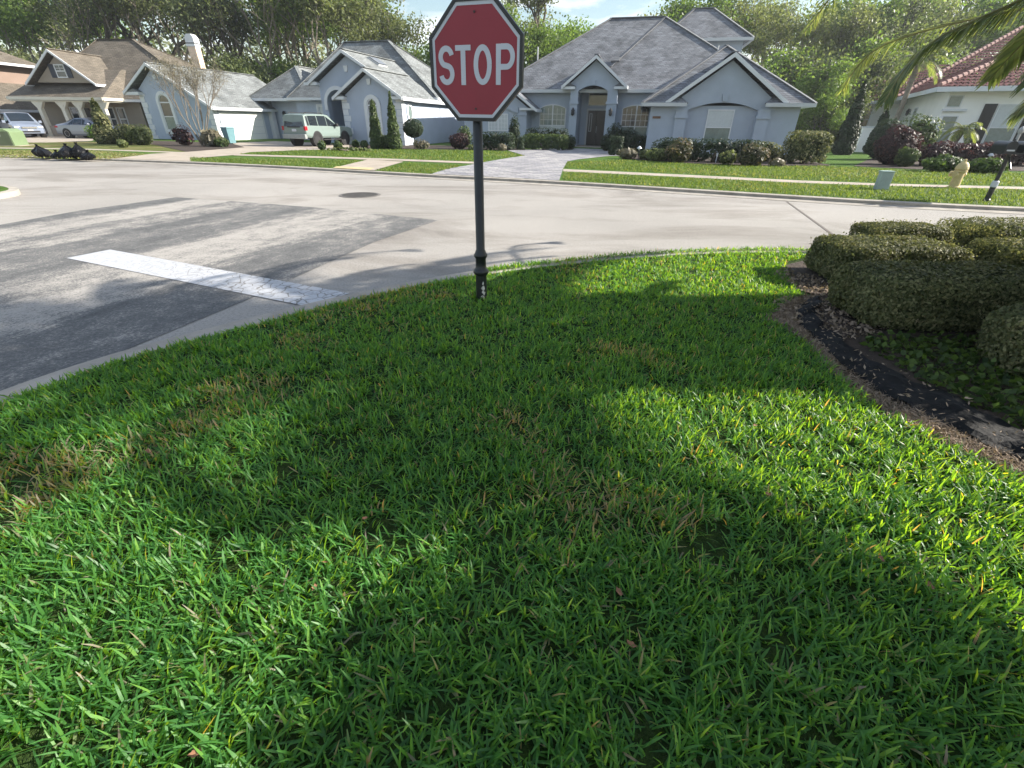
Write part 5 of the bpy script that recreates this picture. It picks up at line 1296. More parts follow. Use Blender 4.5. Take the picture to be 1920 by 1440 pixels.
def bush(name, loc, size, n, leaf, m, kind='ball', label=None, cat='shrub', group=None, rz=0.0, depth=.16, core=.86, stem=0, lumps=.07, seed=None, asp=.55, parts=True):
    rng = np.random.default_rng(seed if seed is not None else abs(hash((round(loc[0], 2), round(loc[1], 2)))) % 99999)
    e = empty(name, loc, rz, label, cat, group)
    P, nr = shell_points(n, kind, size, rng, depth)
    f = lump(P, lumps, 5 / max(.3, min(size)), rng)
    P = P * (1 + np.c_[f, f, f * .5])
    P[:, 2] += stem
    if lumps < .05 and kind == 'box':                      # stray shoots over the clipped face
        st_ = rng.random(n) < .05; P[st_] += nr[st_] * rng.uniform(.01, .045, (st_.sum(), 1))
    V = leaf_quads(P, leaf, asp, .15, rng, nr)
    r = (rng.random(n) * .75 + .25 * (f / (lumps + 1e-6) * .3 + .5)).clip(0, 1)
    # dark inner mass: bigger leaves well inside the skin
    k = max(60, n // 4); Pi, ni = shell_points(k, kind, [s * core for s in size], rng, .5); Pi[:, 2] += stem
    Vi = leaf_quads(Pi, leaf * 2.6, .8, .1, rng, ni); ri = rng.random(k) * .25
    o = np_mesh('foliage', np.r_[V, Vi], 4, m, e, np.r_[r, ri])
    if stem or parts:
        b = M(); hh = stem + size[2] * .5
        for q in range(3 if not stem else 2):
            a = rng.uniform(0, 6); d = size[0] * (.12 if not stem else .03)
            b.tube([(d * .3 * math.cos(a), d * .3 * math.sin(a), -.03), (d * math.cos(a), d * math.sin(a), hh * .6), (d * 1.8 * math.cos(a), d * 1.8 * math.sin(a), hh)], [max(.012, size[0] * .025), max(.01, size[0] * .018), .008], 6)
        b.build('stem', MT['bark'], e)
    return e

# clipped hedges at the right of our lawn
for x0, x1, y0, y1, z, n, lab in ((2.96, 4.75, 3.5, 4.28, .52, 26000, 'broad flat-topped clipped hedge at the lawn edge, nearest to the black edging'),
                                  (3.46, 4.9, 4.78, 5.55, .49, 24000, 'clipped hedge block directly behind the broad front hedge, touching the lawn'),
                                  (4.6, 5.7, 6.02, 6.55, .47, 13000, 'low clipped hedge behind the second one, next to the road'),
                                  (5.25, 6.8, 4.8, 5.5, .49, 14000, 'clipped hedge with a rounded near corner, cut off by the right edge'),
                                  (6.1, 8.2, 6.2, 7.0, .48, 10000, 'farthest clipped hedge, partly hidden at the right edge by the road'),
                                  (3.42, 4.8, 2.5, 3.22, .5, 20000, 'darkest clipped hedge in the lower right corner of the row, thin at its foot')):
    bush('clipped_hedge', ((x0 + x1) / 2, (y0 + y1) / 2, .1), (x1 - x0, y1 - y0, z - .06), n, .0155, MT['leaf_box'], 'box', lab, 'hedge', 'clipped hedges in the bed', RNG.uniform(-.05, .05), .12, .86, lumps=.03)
# ground cover in the bed
gp_ = [(2.75, 3.35), (3.1, 3.4), (4.6, 3.4), (5.2, 2.6), (3.6, 1.4), (3.0, 1.9), (2.75, 2.6)]
P = scatter(gp_, 1500); n = len(P)
o = np_mesh('ground_cover', leaf_quads(np.c_[P, .105 + .09 * RNG.random(n) ** 1.5], .026, .7, .9), 4, MT['leaf_ground'], rnd=RNG.random(n)); tag(o, kind='stuff')
P = scatter([(2.7, 4.4), (3.0, 4.5), (3.0, 5.2), (3.3, 5.5), (3.6, 4.6), (3.2, 3.6), (2.7, 3.35), (2.45, 3.6), (2.5, 4.2)], 1100); n = len(P)
o = np_mesh('leaf_litter', leaf_quads(np.c_[P, .108 + .03 * RNG.random(n)], .022, .5, 1.2), 4, MT['straw'], rnd=RNG.random(n)); tag(o, kind='stuff')
P = scatter(list(map(tuple, bed_edge[4:40])) + list(map(tuple, bed_in[4:40][::-1])), 260); n = len(P)
o = np_mesh('leaf_litter', leaf_quads(np.c_[P, .145 + .02 * RNG.random(n)], .016, .35, 1.6), 4, MT['straw'], rnd=RNG.random(n)); tag(o, kind='stuff')

# shrubs of the far gardens: (px, py of the foot, width, depth, height, kind, material, n, leaf, label, stem)
def shrub(px, py, sx, sy, sz, kind, m, n, leaf, lab, stem=0, name='shrub', cat='shrub', group=None, rz=0, dz=.1, **k):
    x, y = G(px, py, .1); return bush(name, (x, y, dz), (sx, sy, sz), n, leaf, MT[m], kind, lab, cat, group, rz, stem=stem, **k)
shrub(708, 279, 1.0, 1.0, 2.55, 'cone', 'leaf_shrub', 1500, .075, 'left of the two narrow upright shrubs flanking the arched window', name='upright_shrub', lumps=.12, group='upright shrubs by the front gable')
shrub(741, 280, 1.0, 1.0, 2.75, 'cone', 'leaf_shrub', 1600, .075, 'right of the two narrow upright shrubs, at the quoined house corner', name='upright_shrub', lumps=.12, group='upright shrubs by the front gable')
shrub(778, 279, 1.28, 1.28, 1.05, 'ball', 'leaf_dark', 1700, .05, 'clipped round ball tree on thin stems in front of the sunny wall', .62, 'ball_shrub', depth=.08, lumps=.02)
shrub(724, 279, .8, .7, .8, 'ball', 'leaf_shrub', 500, .06, 'low green shrub between the two narrow upright shrubs')
shrub(790, 280, 1.1, .8, .6, 'ball', 'leaf_tan', 220, .05, 'sparse twiggy shrub at the foot of the ball tree')
shrub(862, 279.5, 1.3, 1.0, .95, 'ball', 'leaf_red', 900, .055, 'dark red shrub left of the sign post, before the sunny wall')
shrub(872, 276, 1.0, 1.0, 1.35, 'ball', 'leaf_shrub', 600, .06, 'pale green rounded shrub behind the dark red one')
shrub(885, 282, .5, .5, .35, 'ball', 'leaf_olive', 180, .05, 'tiny grey green tuft in front of the dark red shrub')
shrub(925, 281, 2.8, .9, 1.0, 'box', 'leaf_dark', 1500, .05, 'clipped hedge below the gridded window, right of the sign post', name='clipped_hedge', cat='hedge', rz=R(-13), lumps=.02)
shrub(941, 283, .6, .5, .4, 'ball', 'leaf_tan', 160, .05, 'small dry tuft in front of the hedge right of the sign post')
shrub(964, 279, .75, .7, 1.95, 'ball', 'leaf_dark', 900, .05, 'dark upright clipped shrub left of the grey pillar', name='upright_shrub')
shrub(976, 281, .7, .7, .75, 'cone', 'leaf_dark', 420, .05, 'small dark cone shrub at the foot of the grey pillar')
shrub(1021, 281, 3.1, .9, .92, 'box', 'leaf_shrub', 1900, .05, 'clipped lighter green hedge under the double window', name='clipped_hedge', cat='hedge', rz=R(-13), lumps=.03)
shrub(1024, 277, 3.1, .6, 1.25, 'box', 'leaf_dark', 1300, .05, 'dark clipped hedge against the wall under the double window', name='clipped_hedge', cat='hedge', rz=R(-13), lumps=.02)
shrub(1067, 281, .85, .8, .9, 'ball', 'leaf_dark', 700, .05, 'dark round shrub at the left side of the entry portal', name='ball_shrub', lumps=.02)
shrub(1137, 283, .9, .9, 1.0, 'ball', 'leaf_dark', 700, .05, 'lower dark ball shrub at the right side of the entry portal', name='ball_shrub', lumps=.03)
shrub(1150, 282, 1.1, 1.0, 1.65, 'ball', 'leaf_dark', 1000, .05, 'tall leaning dark shrub in front of the right entry column')
shrub(1152, 291, .75, .7, .95, 'box', 'leaf_dark', 700, .05, 'dark blocky shrub standing forward in the courtyard drive')
shrub(1176, 283, 1.3, 1.1, 1.35, 'ball', 'leaf_dark', 1000, .05, 'dark dome shrub under the left half of the courtyard window', name='ball_shrub', lumps=.03)
shrub(1196, 284, 2.2, .9, .95, 'box', 'leaf_dark', 1200, .05, 'dark clipped hedge under the courtyard window', name='clipped_hedge', cat='hedge', rz=R(-13), lumps=.03)
shrub(1176, 298, 1.1, .8, .5, 'ball', 'leaf_tan', 420, .05, 'grey dry ornamental tuft at the edge of the courtyard drive', name='ornamental_grass', asp=.2)
shrub(1210, 299, .7, .6, .45, 'ball', 'leaf_olive', 300, .05, 'small green shrub at the corner of the garage wing')
shrub(1230, 301, 1.2, .8, .55, 'ball', 'leaf_olive', 500, .05, 'grey green low shrub left of the rusty one')
shrub(1250, 300, 1.9, 1.1, 1.0, 'ball', 'leaf_dark', 1200, .045, 'dark clipped hedge end, left part before the garage wing', name='clipped_hedge', cat='hedge', lumps=.02)
shrub(1268, 305, 1.3, .9, .95, 'ball', 'leaf_rust', 900, .05, 'rusty pink and green shrub, left one in front of the dark hedge', lumps=.14)
shrub(1335, 304, 4.2, 1.0, .98, 'box', 'leaf_dark', 2600, .045, 'long dark clipped hedge under the garage wing window', name='clipped_hedge', cat='hedge', rz=R(-13), lumps=.02)
shrub(1425, 303, 2.1, 1.1, .9, 'ball', 'leaf_box', 1400, .045, 'right end of the dark hedge with a sunlit top', name='clipped_hedge', cat='hedge', lumps=.02)
shrub(1362, 309, .8, .6, .6, 'ball', 'leaf_olive', 300, .05, 'thin grey green shrub in front of the long dark hedge', lumps=.14)
shrub(1405, 311, 1.3, .9, .85, 'ball', 'leaf_rust', 1000, .05, 'rusty orange shrub, right one in front of the hedge', lumps=.14)
shrub(1455, 312, .7, .5, .3, 'ball', 'leaf_tan', 220, .045, 'low straw coloured tuft right of the rusty orange shrub')
shrub(1503, 307, 1.8, 1.4, 1.35, 'box', 'leaf_box', 2200, .05, 'rounded clipped bush at the right corner of the grey house', name='clipped_bush', lumps=.03)
# right-hand garden of the white house
for px, py, h3, w3, lab in ((1577, 290, 3.7, 1.5, 'tallest dark columnar evergreen left of the white pier'), (1634, 288, 2.7, 1.3, 'dark columnar evergreen right of the white pier')):
    shrub(px, py, w3, w3, h3, 'cone', 'leaf_dark', 2600, .08, lab, name='columnar_evergreen', cat='tree', lumps=.12)
shrub(1650, 300, 2.0, 1.4, 1.9, 'ball', 'leaf_dark', 1500, .07, 'dark green shrub between the pier and the red shrub', lumps=.12)
shrub(1668, 309, 1.9, 1.3, 1.6, 'ball', 'leaf_red', 2200, .06, 'large dark red shrub with coral tips in the right garden', lumps=.12)
shrub(1698, 300, 2.3, 1.6, 2.1, 'ball', 'leaf_shrub', 1700, .07, 'shaggy green shrub behind the large dark red shrub', lumps=.16)
shrub(1693, 313, .9, .7, .8, 'ball', 'leaf_shrub', 500, .06, 'small yellow green shrub at the foot of the large red shrub', lumps=.15)
shrub(1745, 312, 1.6, 1.0, 1.0, 'ball', 'leaf_red', 900, .06, 'low purplish shrub right of the large red shrub', lumps=.14)
shrub(1790, 312, 2.6, 1.2, .95, 'box', 'leaf_red', 1700, .06, 'maroon hedge below the black shuttered window, left stretch', name='shrub', rz=R(-20), lumps=.12)
shrub(1880, 310, 3.2, 1.2, .95, 'box', 'leaf_red', 1800, .06, 'maroon hedge below the black shuttered window, right stretch', name='shrub', rz=R(-20), lumps=.12)
shrub(1760, 322, 1.5, .8, .6, 'ball', 'leaf_ground', 800, .055, 'yellow green low plants at the bed edge, left of the hydrant', lumps=.16)
shrub(1845, 325, 1.6, .8, .55, 'ball', 'leaf_ground', 800, .055, 'yellow green low plants behind the hydrant', lumps=.16)
shrub(1800, 322, .9, .6, .4, 'ball', 'leaf_dark', 300, .05, 'dark low tuft behind the hydrant')
# left-hand gardens
shrub(205, 270, 1.5, 1.4, 2.6, 'cone', 'leaf_box', 1900, .09, 'upright magnolia-like shrub partly hiding the silver saloon', name='upright_shrub', lumps=.16)
shrub(188, 266, 1.3, 1.0, 1.1, 'ball', 'leaf_spring', 500, .07, 'pale yellow green shrub beside the silver saloon', lumps=.15)
shrub(245, 271, 1.5, 1.2, 1.2, 'ball', 'leaf_box', 900, .06, 'round green shrub with sunlit top at the tan house corner')
shrub(270, 272, 1.5, 1.1, 1.15, 'ball', 'leaf_olive', 700, .06, 'thin brownish shrub beside the quoined gable corner', lumps=.16)
shrub(348, 273, 1.4, 1.0, 1.15, 'ball', 'leaf_red', 420, .06, 'sparse purplish shrub under the tall arched window', lumps=.18)
shrub(402, 275, 1.3, 1.0, 1.0, 'ball', 'leaf_tan', 700, .09, 'straw coloured spiky ornamental grass by the drive', name='ornamental_grass', asp=.12)
shrub(418, 276, .9, .7, .55, 'ball', 'leaf_shrub', 380, .05, 'small green shrub at the tip of the mulch bed')
shrub(232, 277, .6, .5, .45, 'ball', 'leaf_olive', 200, .05, 'tiny olive tuft before the upright shrub')
for px, py, lab in ((668, 278, 'first little shrub along the wall right of the wagon'), (684, 279, 'second little shrub along the wall right of the wagon'), (605, 281.5, 'small round shrub in front of the wagon wheel'), (635, 282, 'low spiky tuft before the front wheel of the wagon')):
    shrub(px, py, .5, .45, .5, 'ball', 'leaf_shrub', 160, .05, lab)
shrub(655, 283, 2.6, .3, .18, 'ball', 'leaf_olive', 220, .05, 'strip of low plants along the edge of the drive')

# ---- trees
def grow(b, tips, p, d, ln, rad, depth, rng, spread=.55, up=.12, keep=2, ratio=.72):
    n = 3; pts = [p]; q = p.copy(); dd = d.copy()
    for k in range(n):
        dd = (dd + Vector((rng.gauss(0, .10), rng.gauss(0, .10), rng.gauss(0, .06) + up * .3))).normalized()
        q = q + dd * ln / n; pts.append(q.copy())
    b.tube(pts, [rad * (1 - .32 * k / n) for k in range(n + 1)], 7 if depth > 2 else 5 if depth > 0 else 3)
    if depth <= 1: tips += [(pts[-1], ln), (pts[2], ln * .8)]
    if depth == 0: return
    for k in range(keep + (rng.random() < .5)):
        a = rng.uniform(0, 2 * math.pi); s = spread * rng.uniform(.6, 1.3)
        u = dd.cross(Vector((.3, .9, .2))).normalized(); w_ = dd.cross(u)
        nd = (dd * math.cos(s) + (u * math.cos(a) + w_ * math.sin(a)) * math.sin(s) + Vector((0, 0, up))).normalized()
        grow(b, tips, pts[-1] if k < keep else pts[2], nd, ln * ratio * rng.uniform(.85, 1.15), rad * .64, depth - 1, rng, spread, up, keep, ratio)
def tree_proto(seed, h, trunk_h, r0, depth, m_leaf, m_bark, per, leaf, sig, spread=.55, first=.25, keep=2, skip=0.0, flat=.7, extra=0):
    """meshes for one kind of tree: (trunk mesh, crown mesh)"""
    rng = random.Random(seed); nr = np.random.default_rng(seed)
    b = M(); tips = []
    pts = [Vector((0, 0, -.3))]; q = Vector((0, 0, 0)); lean = Vector((rng.uniform(-.05, .05), rng.uniform(-.05, .05), 1))
    for k in range(5):
        pts.append(q.copy()); q = q + Vector((lean.x + rng.gauss(0, .04), lean.y + rng.gauss(0, .04), 1)) * trunk_h / 4
    b.tube(pts, [r0 * 1.35, r0 * 1.15] + [r0 * (1 - .12 * k) for k in range(1, 5)], 9)
    top = pts[-1]; ln = (h - trunk_h) * first
    for k in range(3 if keep > 1 else 4):
        a = 2 * math.pi * k / 3 + rng.uniform(-.4, .4)
        grow(b, tips, top, Vector((math.cos(a) * .55, math.sin(a) * .55, .8)).normalized(), ln, r0 * .6, depth, rng, spread, .14, keep)
    grow(b, tips, top, Vector((.05, .02, 1)), ln * 1.2, r0 * .62, depth, rng, spread, .2, keep)
    for k in range(extra):
        s = rng.uniform(.35, .95); a = rng.uniform(0, 6.28)
        grow(b, tips, Vector((0, 0, trunk_h * s)), Vector((math.cos(a), math.sin(a), .35)).normalized(), ln * .7, r0 * .25, 1, rng, spread, .1, 2)
    T = np.array([[*p, l] for p, l in tips])
    T = T[nr.random(len(T)) >= skip]
    sc_ = h / max(.1, T[:, 2].max() + sig)
    cl = np.repeat(np.arange(len(T)), per)
    P = T[cl, :3] + nr.normal(size=(len(cl), 3)) * np.array([sig, sig, sig * flat])
    V = leaf_quads(P, leaf, .6, .2, nr)
    tone = np.repeat(nr.random(len(T)), per) * .55 + nr.random(len(cl)) * .45
    crown = np_mesh('crown', V * sc_, 4, m_leaf, rnd=tone, link=False)
    b.v = [(x * sc_, y * sc_, z * sc_) for x, y, z in b.v]
    me = bpy.data.meshes.new('trunk'); me.from_pydata(b.v, [], b.f); me.materials.append(m_bark)
    return me, crown
KIND = {
    'oak': [tree_proto(s, 15, 4.0, .30, 3, MT['leaf_oak'], MT['bark'], 34, .14, .62, .6, .27, 2, skip=.1, extra=4) for s in (1, 2)],
    'spring': [tree_proto(s, 13, 4.2, .17, 3, MT['leaf_spring'], MT['bark_pale'], 34, .14, .58, .5, .27, 2, extra=5) for s in (11, 12)],
    'olive': [tree_proto(s, 15, 5, .2, 3, MT['leaf_olive'], MT['bark_pale'], 34, .14, .6, .55, .27, 2, skip=.15, extra=4) for s in (21, 22)],
    'bare': [tree_proto(s, 16, 5, .22, 4, MT['leaf_olive'], MT['bark_pale'], 5, .11, .5, .5, .25, 2, skip=.2) for s in (31, 32)],
    'pine': [tree_proto(s, 19, 11, .24, 2, MT['leaf_pine'], MT['bark'], 60, .13, .62, .75, .30, 2, flat=.5, extra=3) for s in (41, 42)],
    'low': [tree_proto(s, 8, 1.0, .13, 3, MT['leaf_spring'], MT['bark'], 40, .13, .55, .6, .30, 2, extra=4) for s in (51,)],
    'dense': [tree_proto(s, 8, .8, .13, 3, MT['leaf_oak'], MT['bark'], 46, .14, .58, .65, .30, 2, extra=5) for s in (61,)],
}
BASEH = {'oak': 15, 'spring': 13, 'olive': 15, 'bare': 16, 'pine': 19, 'low': 8, 'dense': 8}
NAME = {'oak': 'evergreen_tree', 'spring': 'leafy_tree', 'olive': 'sparse_tree', 'bare': 'bare_tree', 'pine': 'pine_tree', 'low': 'young_tree', 'dense': 'evergreen_bush'}
LOOK = {'oak': 'dark evergreen tree', 'spring': 'light green spring tree', 'olive': 'thin olive brown tree', 'bare': 'nearly bare grey tree', 'pine': 'tall pine with a bare trunk', 'low': 'low yellow green tree', 'dense': 'low dark bushy tree'}
def X(px, Y): return (px - 955) / 981 * Y
tr = random.Random(17)
TREES = []
def where(px):
    for a, s in ((60, 'at the far left edge'), (185, 'behind the dormer gable of the tan house'), (330, 'behind the tan house ridge'), (470, 'behind the peach chimney'), (560, 'behind the ridge of the blue garage wing'), (700, 'behind the main ridge of the blue house'), (830, 'between the blue house and the stop sign'), (1000, 'behind the stop sign'), (1110, 'left of the grey house ridge'), (1260, 'behind the grey house main ridge'), (1400, 'behind the upper roof of the grey house'), (1520, 'right of the grey house upper roof'), (1640, 'above the gap between grey and white houses'), (1790, 'behind the left end of the red tile roof'), (9999, 'behind the red tile roof at the right edge')):
        if px < a: return s
def tree(px, Y, h, kind, extra=''):
    TREES.append((px, Y, h, kind))
L = [(-60, 62, 15, 'olive'), (5, 70, 18, 'pine'), (35, 56, 8.5, 'olive'), (62, 74, 16, 'spring'), (95, 66, 15, 'spring'), (130, 80, 18, 'bare'), (152, 68, 20, 'pine'), (185, 64, 15, 'bare'), (212, 78, 17, 'spring'), (240, 68, 19, 'oak'), (282, 64, 17, 'olive'), (322, 72, 20, 'oak'), (360, 66, 18, 'bare'),
     (400, 74, 20, 'olive'), (440, 64, 17, 'oak'), (478, 70, 18, 'bare'), (512, 64, 16, 'bare'), (540, 78, 18, 'olive'), (566, 66, 17, 'spring'), (596, 74, 19, 'bare'), (622, 62, 16, 'olive'), (650, 80, 19, 'spring'), (676, 66, 19, 'pine'), (706, 74, 17, 'olive'), (735, 64, 13, 'olive'), (765, 70, 9.8, 'low'), (800, 60, 8.2, 'dense'), (828, 66, 10, 'low'),
     (868, 64, 11, 'spring'), (905, 58, 12, 'spring'), (945, 70, 15, 'olive'), (985, 64, 17, 'pine'), (1008, 58, 10.5, 'spring'), (1040, 66, 12, 'spring'), (1075, 60, 9.8, 'low'), (1108, 70, 9.2, 'low'), (1145, 78, 13, 'spring'), (1185, 70, 13.5, 'olive'), (1225, 76, 16, 'olive'), (1262, 68, 15, 'spring'), (1300, 74, 17, 'olive'),
     (1340, 66, 14.5, 'olive'), (1372, 76, 17, 'olive'), (1404, 62, 13.5, 'olive'), (1440, 70, 16, 'bare'), (1462, 60, 13, 'olive'), (1500, 72, 16, 'spring'), (1530, 58, 12.5, 'olive'), (1566, 66, 15, 'spring'), (1600, 60, 13.5, 'oak'), (1640, 70, 17, 'spring'), (1680, 62, 14, 'olive'), (1725, 70, 17, 'oak'), (1775, 64, 15, 'spring'), (1830, 72, 18, 'olive'), (1885, 66, 16, 'spring'), (1945, 72, 18, 'oak'), (2010, 70, 17, 'olive'),
     # darker lower growth that closes the gaps under the crowns
     (-30, 60, 8, 'dense'), (235, 72, 8, 'dense'), (300, 76, 9, 'dense'), (375, 76, 9, 'dense'), (415, 62, 8, 'dense'), (455, 60, 8, 'dense'), (495, 72, 9, 'dense'), (535, 64, 8, 'low'), (575, 76, 9, 'dense'), (630, 72, 9, 'dense'), (690, 78, 9, 'low'), (745, 76, 9, 'dense'),
     (1130, 82, 9, 'low'), (1420, 56, 8.5, 'low'), (1480, 54, 9, 'dense'), (1525, 50, 7, 'low'), (1555, 52, 8, 'dense'), (1590, 54, 9.5, 'low'), (1625, 58, 10, 'dense'), (1665, 60, 10, 'low'), (1528, 46, 4.2, 'low'), (1552, 48, 4.6, 'dense')]
ND = {}
seen_lab = {}
for i, (px, Y, h, kind) in enumerate(L):
    pr_ = KIND[kind]; me_t, me_c = pr_[i % len(pr_)]
    lab = f"{LOOK[kind]} {where(px)}"
    k = seen_lab.get(lab, 0); seen_lab[lab] = k + 1
    ords = ['', 'second ', 'third ', 'fourth ', 'fifth ']
    if k: lab = f"{ords[min(k, 4)]}{lab}"
    s = h / BASEH[kind]
    t = empty(NAME[kind], (X(px, Y), Y, 0), tr.uniform(0, 6.28), lab, 'tree', 'trees behind the houses')
    wd = tr.uniform(.9, 1.15); t.scale = (s * wd, s * wd, s)
    for nm, me in (('trunk', me_t), ('crown', me_c)):
        o = bpy.data.objects.new(nm, me); COL.objects.link(o); o.parent = t
# far wood closing the horizon
nr = np.random.default_rng(77)
n = 46000; xs = nr.uniform(-125, 135, n); top = 12.5 + 2.2 * np.sin(xs * .11) + 1.8 * np.sin(xs * .31 + 1) + 1.5 * np.sin(xs * .9)
top = np.where((xs > -24) & (xs < 24), top * .62, top)
P = np.c_[xs, 96 + nr.normal(0, 3, n), nr.random(n) ** .8 * top]
o = np_mesh('wood', leaf_quads(P, .36, .7, .2, nr), 4, MT['leaf_wood'], rnd=(.2 + .6 * (fbm(P[:, [0, 2]] + 200, .35, 6)) + nr.normal(0, .12, n)).clip(0, 1)); tag(o, kind='stuff')

# bare crape myrtle in front of the garage wing
rng = random.Random(4); b = M(); tips = []
for k in range(7):
    a = k * .9; grow(b, tips, Vector((.1 * math.cos(a), .1 * math.sin(a), -.05)), Vector((.28 * math.cos(a), .28 * math.sin(a), 1)).normalized(), 1.7, .036, 4, rng, .34, .1, 2, .66)
x, y = G(384, 274.5, .1)
cm = empty('bare_tree', (x, y, .1), 0, 'bare multi-stemmed ornamental tree with pale twigs in front of the garage wing', 'tree')
zmx = max(v[2] for v in b.v); sc_ = 4.7 / zmx; b.v = [(p[0] * sc_, p[1] * sc_, p[2] * sc_) for p in b.v]
b.build('trunk', MT['bark_twig'], cm)
T = np.array([list(p) for p, l in tips]) * sc_; cl = np.repeat(np.arange(len(T)), 8); P = T[cl] + RNG.normal(0, .16, (len(cl), 3))
np_mesh('twigs', leaf_quads(P, .10, .07, .6), 4, MT['leaf_tan'], cm, RNG.random(len(cl)))

# ---- palms
def frond(par, base, d0, ln, droop, n=42, lw=.03, ll=.55, m=None, rng=random, sag=1.0):
    """arching rachis from base along d0, drooping; leaflets hang on both sides"""
    pts = []; p = Vector(base); d = Vector(d0).normalized(); st = ln / 14
    for k in range(15):
        pts.append(p.copy()); d = (d + Vector((0, 0, -droop / 14 * (.4 + k / 9)))).normalized(); p = p + d * st
    return frond_mesh(par, pts, n, lw, ll, m, rng, sag)
def frond_mesh(par, pts, n, lw, ll, m, rng, sag):
    K = len(pts) - 1
    b = M(); b.tube(pts, [.022 * (1 - .8 * k / K) + .003 for k in range(K + 1)], 5)
    o = b.build('frond', MT['leaf_palm_stem'], par)
    V = []; rn = []
    for i in range(n):
        t = .1 + .9 * i / n; f = t * K; k = min(K - 1, int(f)); q = pts[k].lerp(pts[k + 1], f - k); tg = (pts[k + 1] - pts[k]).normalized()
        sd = tg.cross(Vector((0, 0, 1)))
        sd = sd.normalized() if sd.length > .05 else Vector((1, 0, 0))
        L_ = ll * (math.sin(math.pi * min(1, t * .86 + .12)) ** .55) * rng.uniform(.85, 1.1)
        for s in (-1, 1):
            dr = (sd * s * .75 + tg * .75 + Vector((0, 0, .15 - .25 * rng.random()))).normalized()
            a = q; m1 = a + dr * L_ * .5 + Vector((0, 0, -.06 * sag * L_)); e = m1 + (dr + Vector((0, 0, -.75 * sag))).normalized() * L_ * .5
            wv = tg.cross(dr).cross(dr).normalized() * lw * .5
            V += [a - wv * .6, a + wv * .6, m1 + wv, m1 - wv, m1 - wv, m1 + wv, e + wv * .12, e - wv * .12]
            c = rng.random(); rn += [c, c]
    np_mesh('leaflets', np.array([list(v) for v in V]), 4, m or MT['leaf_palm'], o, np.array(rn))
    return o
MT['leaf_palm_stem'] = plain('palm_rachis', (.20, .19, .07), .5, .2, 8)
pr2 = random.Random(8)
pc = Vector((6.1, 3.97, 3.3))
pm = empty('palm_tree', (pc.x, pc.y, .1), 0, 'large feather palm arching into the upper right corner', 'palm tree')
b = M(); b.tube([(0, 0, -.2), (.02, 0, .6), (.03, .02, 1.6), (0, 0, 2.6), (0, 0, 3.1)], [.27, .23, .2, .2, .17], 14); b.build('trunk', MT['bark_palm'], pm)
def aim(px, py, Y):
    d = F_ + Rt * ((px - 960) / 851) - Up * ((py - 720) / 851); t = Y / d.y; return Vector((d.x * t, d.y * t, CH + d.z * t))
for a, el, ln in ((78, .5, 3.2), (98, .3, 3.2), (120, .7, 3.2), (140, .85, 3.6), (152, 1.0, 4.4), (165, .95, 4.6), (178, .7, 3.8), (188, .78, 4.7), (200, .7, 4.2), (213, .6, 4.1), (205, .2, 2.8), (170, .1, 2.6), (260, .3, 2.7), (275, .6, 2.6), (-28, .2, 2.7), (-14, .0, 2.9), (-4, .2, 3.0), (6, .0, 2.8), (16, .4, 3.0), (28, .9, 2.4), (200, 1.15, 3.3), (120, 1.2, 3.2), (340, .8, 2.6), (208, .78, 4.4), (221, .5, 3.9), (192, .5, 4.1), (182, .9, 4.9), (172, .6, 4.3), (228, .35, 3.1), (-20, .35, 3.0), (2, .3, 3.3), (350, .5, 3.2), (12, .2, 3.2)):
    a = R(a); frond(pm, (0, 0, 3.05), (math.cos(a) * math.cos(el), math.sin(a) * math.cos(el), math.sin(el)), ln, 1.6, 95, .042, .58, rng=pr2)
def frond_along(par, P, n, ll, lw, rng, sag):
    """frond whose rachis follows a smooth line through the points P (world)"""
    P = [Vector(p) - Vector(par.location) for p in P]; pts = []
    Q = [P[0] * 2 - P[1]] + P + [P[-1] * 2 - P[-2]]
    for i in range(1, len(Q) - 2):
        for k in range(6):
            t = k / 6; a, b_, c, d = Q[i - 1:i + 3]
            pts.append(.5 * ((2 * b_) + (c - a) * t + (2 * a - 5 * b_ + 4 * c - d) * t * t + (3 * b_ - a - 3 * c + d) * t ** 3))
    pts.append(P[-1])
    frond_mesh(par, pts, n, lw, ll, None, rng, sag)
crown_top = pc + Vector((0, 0, .1))
frond_along(pm, [crown_top, aim(2250, -110, 4.55), aim(2030, -60, 4.8), aim(1915, 0, 4.95), aim(1830, 38, 5.05), aim(1750, 78, 5.15), aim(1695, 132, 5.2), aim(1658, 192, 5.2)], 150, .42, .02, pr2, 1.3)
frond_along(pm, [crown_top, aim(2200, -60, 5.0), aim(1940, 10, 6.0), aim(1760, 50, 6.8), aim(1650, 88, 7.3), aim(1600, 135, 7.5), aim(1578, 172, 7.5)], 80, .36, .018, pr2, 1.3)
frond_along(pm, [crown_top, aim(2100, -420, 4.3), aim(1760, -280, 5.5), aim(1640, -140, 6.5), aim(1560, -10, 7), aim(1508, 62, 7)], 70, .34, .016, pr2, 1.2)
frond_along(pm, [crown_top, aim(2400, 20, 4.4), aim(2150, 90, 4.7), aim(1990, 150, 4.9), aim(1900, 215, 5.0)], 110, .5, .03, pr2, 1.2)
p4 = empty('palm_tree', (7.9, 4.75, .1), 0, 'taller feather palm added outside the right edge to shade the lawn', 'palm tree')  # unseen palm put in for the shade on the left lawn and road
b = M(); b.tube([(0, 0, -.2), (.02, 0, 1.2), (.03, .02, 3.0), (0, 0, 4.4)], [.25, .2, .18, .16], 14); b.build('trunk', MT['bark_palm'], p4)
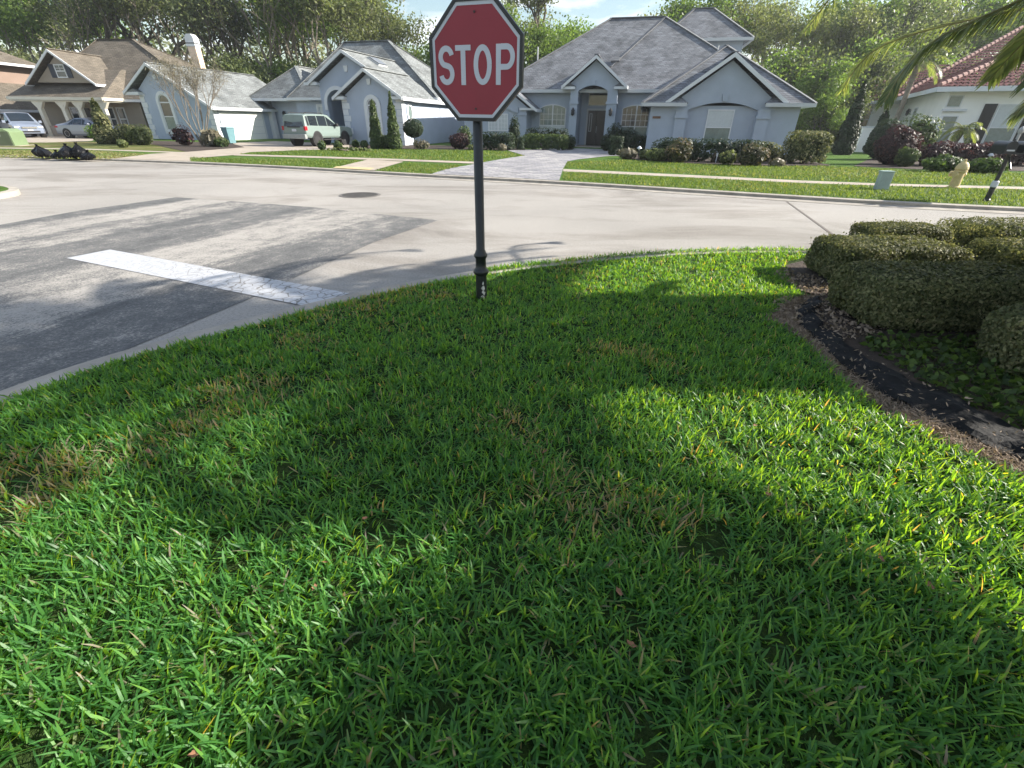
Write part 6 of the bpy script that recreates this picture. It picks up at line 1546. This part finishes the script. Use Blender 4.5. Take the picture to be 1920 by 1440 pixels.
for a, el, ln in ((100, .4, 3.2), (118, .2, 3.0), (135, .6, 3.4), (150, .3, 3.4), (163, .7, 3.8), (175, .3, 3.4), (187, .6, 3.8), (200, .3, 3.4), (213, .7, 3.6), (228, .4, 3.2), (245, .3, 3.0), (262, .5, 2.6), (170, 1.0, 4.2), (196, 1.0, 4.2), (60, .9, 2.4), (300, .9, 2.2)):
    a = R(a); frond(p4, (0, 0, 4.4), (math.cos(a) * math.cos(el), math.sin(a) * math.cos(el), math.sin(el)), ln, 1.6, 90, .042, .56, rng=pr2)
# trunk of a second palm and a small one in front of the white house
x, y = G(1657, 282, .1)
p2 = empty('palm_tree', (x, y, .1), 0, 'tall palm with a thin grey trunk in front of the white house', 'palm tree')
b = M(); b.tube([(0, 0, -.1), (.05, 0, 1.5), (.12, 0, 3.2), (.15, 0, 5.7)], [.22, .18, .17, .15], 12); b.build('trunk', MT['bark_palm'], p2)
for k in range(15):
    a = k * 2.39996; el = .9 - 1.3 * (k / 15); frond(p2, (.15, 0, 5.7), (math.cos(a) * math.cos(el), math.sin(a) * math.cos(el), math.sin(el)), pr2.uniform(2.0, 2.6), 1.6, 26, .05, .5, rng=pr2)
x, y = G(1768, 300, .1)
p3 = empty('palm_tree', (x, y, .1), 0, 'small dwarf palm with a curved trunk before the white wall', 'palm tree')
b = M(); b.tube([(0, 0, -.1), (.12, 0, .5), (.3, 0, 1.0), (.42, 0, 1.5)], [.11, .09, .10, .12], 10); b.build('trunk', MT['bark'], p3)
for k in range(16):
    a = k * 2.39996; el = .9 - 1.25 * (k / 16); frond(p3, (.42, 0, 1.5), (math.cos(a) * math.cos(el), math.sin(a) * math.cos(el), math.sin(el)), pr2.uniform(.95, 1.25), 1.7, 22, .035, .32, rng=pr2)
# plants added out of view to the right, placed and shaped to shade the lawn
bush('shrub', (5.45, 3.3, .1), (1.8, 2.1, 1.9), 9000, .045, MT['leaf_dark'], 'ball', 'big dark rounded shrub added unseen behind the front hedge to shade the lawn', lumps=.08)  # added to darken the grass left of the front hedge
t2 = empty('unseen_shade_tree', (5.0, 2.45, .1), 0, 'slim small tree with a tight round crown added out of view to shade the lawn', 'tree')
b = M(); b.tube([(.1, 1.0, -.1), (.1, .98, 1.0), (.08, .75, 1.9), (0, .3, 2.6), (0, 0, 2.95)], [.05, .045, .04, .035, .03], 8); b.build('trunk', MT['bark'], t2)
P, nr_ = shell_points(4200, 'ball', (1.1, 1.35, .8), np.random.default_rng(5), .9); P[:, 2] += 2.5  # added crown, hung off the trunk so its shadow fills the mid lawn
np_mesh('crown', leaf_quads(P, .045, .6, .1), 4, MT['leaf_oak'], t2, RNG.random(4200))
t1 = empty('unseen_shade_tree', (4.3, .35, .1), 0, 'dense round-headed small tree added right of the view to shade the lawn', 'tree')
b = M(); b.tube([(0, 0, -.1), (.03, 0, .7), (0, .02, 1.5), (0, 0, 2.1)], [.10, .085, .08, .06], 10); b.build('trunk', MT['bark'], t1)
P, nr_ = shell_points(13000, 'ball', (2.4, 3.2, .8), np.random.default_rng(3), .9); P[:, 2] += 1.6  # added crown, flattened and widened to shape the foreground shadow
np_mesh('crown', leaf_quads(P, .05, .6, .1), 4, MT['leaf_oak'], t1, RNG.random(13000))

# ---- the slightly misty air
hb = M(); hb.box(-250, 250, -110, 250, -1.03, 27)
hm, hn, ho = new_mat('haze'); pv = hn.nodes.new('ShaderNodeVolumePrincipled')
pv.inputs['Density'].default_value = .0005; pv.inputs['Color'].default_value = (.90, .94, 1, 1); pv.inputs['Anisotropy'].default_value = .35
hn.links.new(pv.outputs[0], ho.inputs['Volume']); tag(hb.build('haze', hm), kind='stuff')
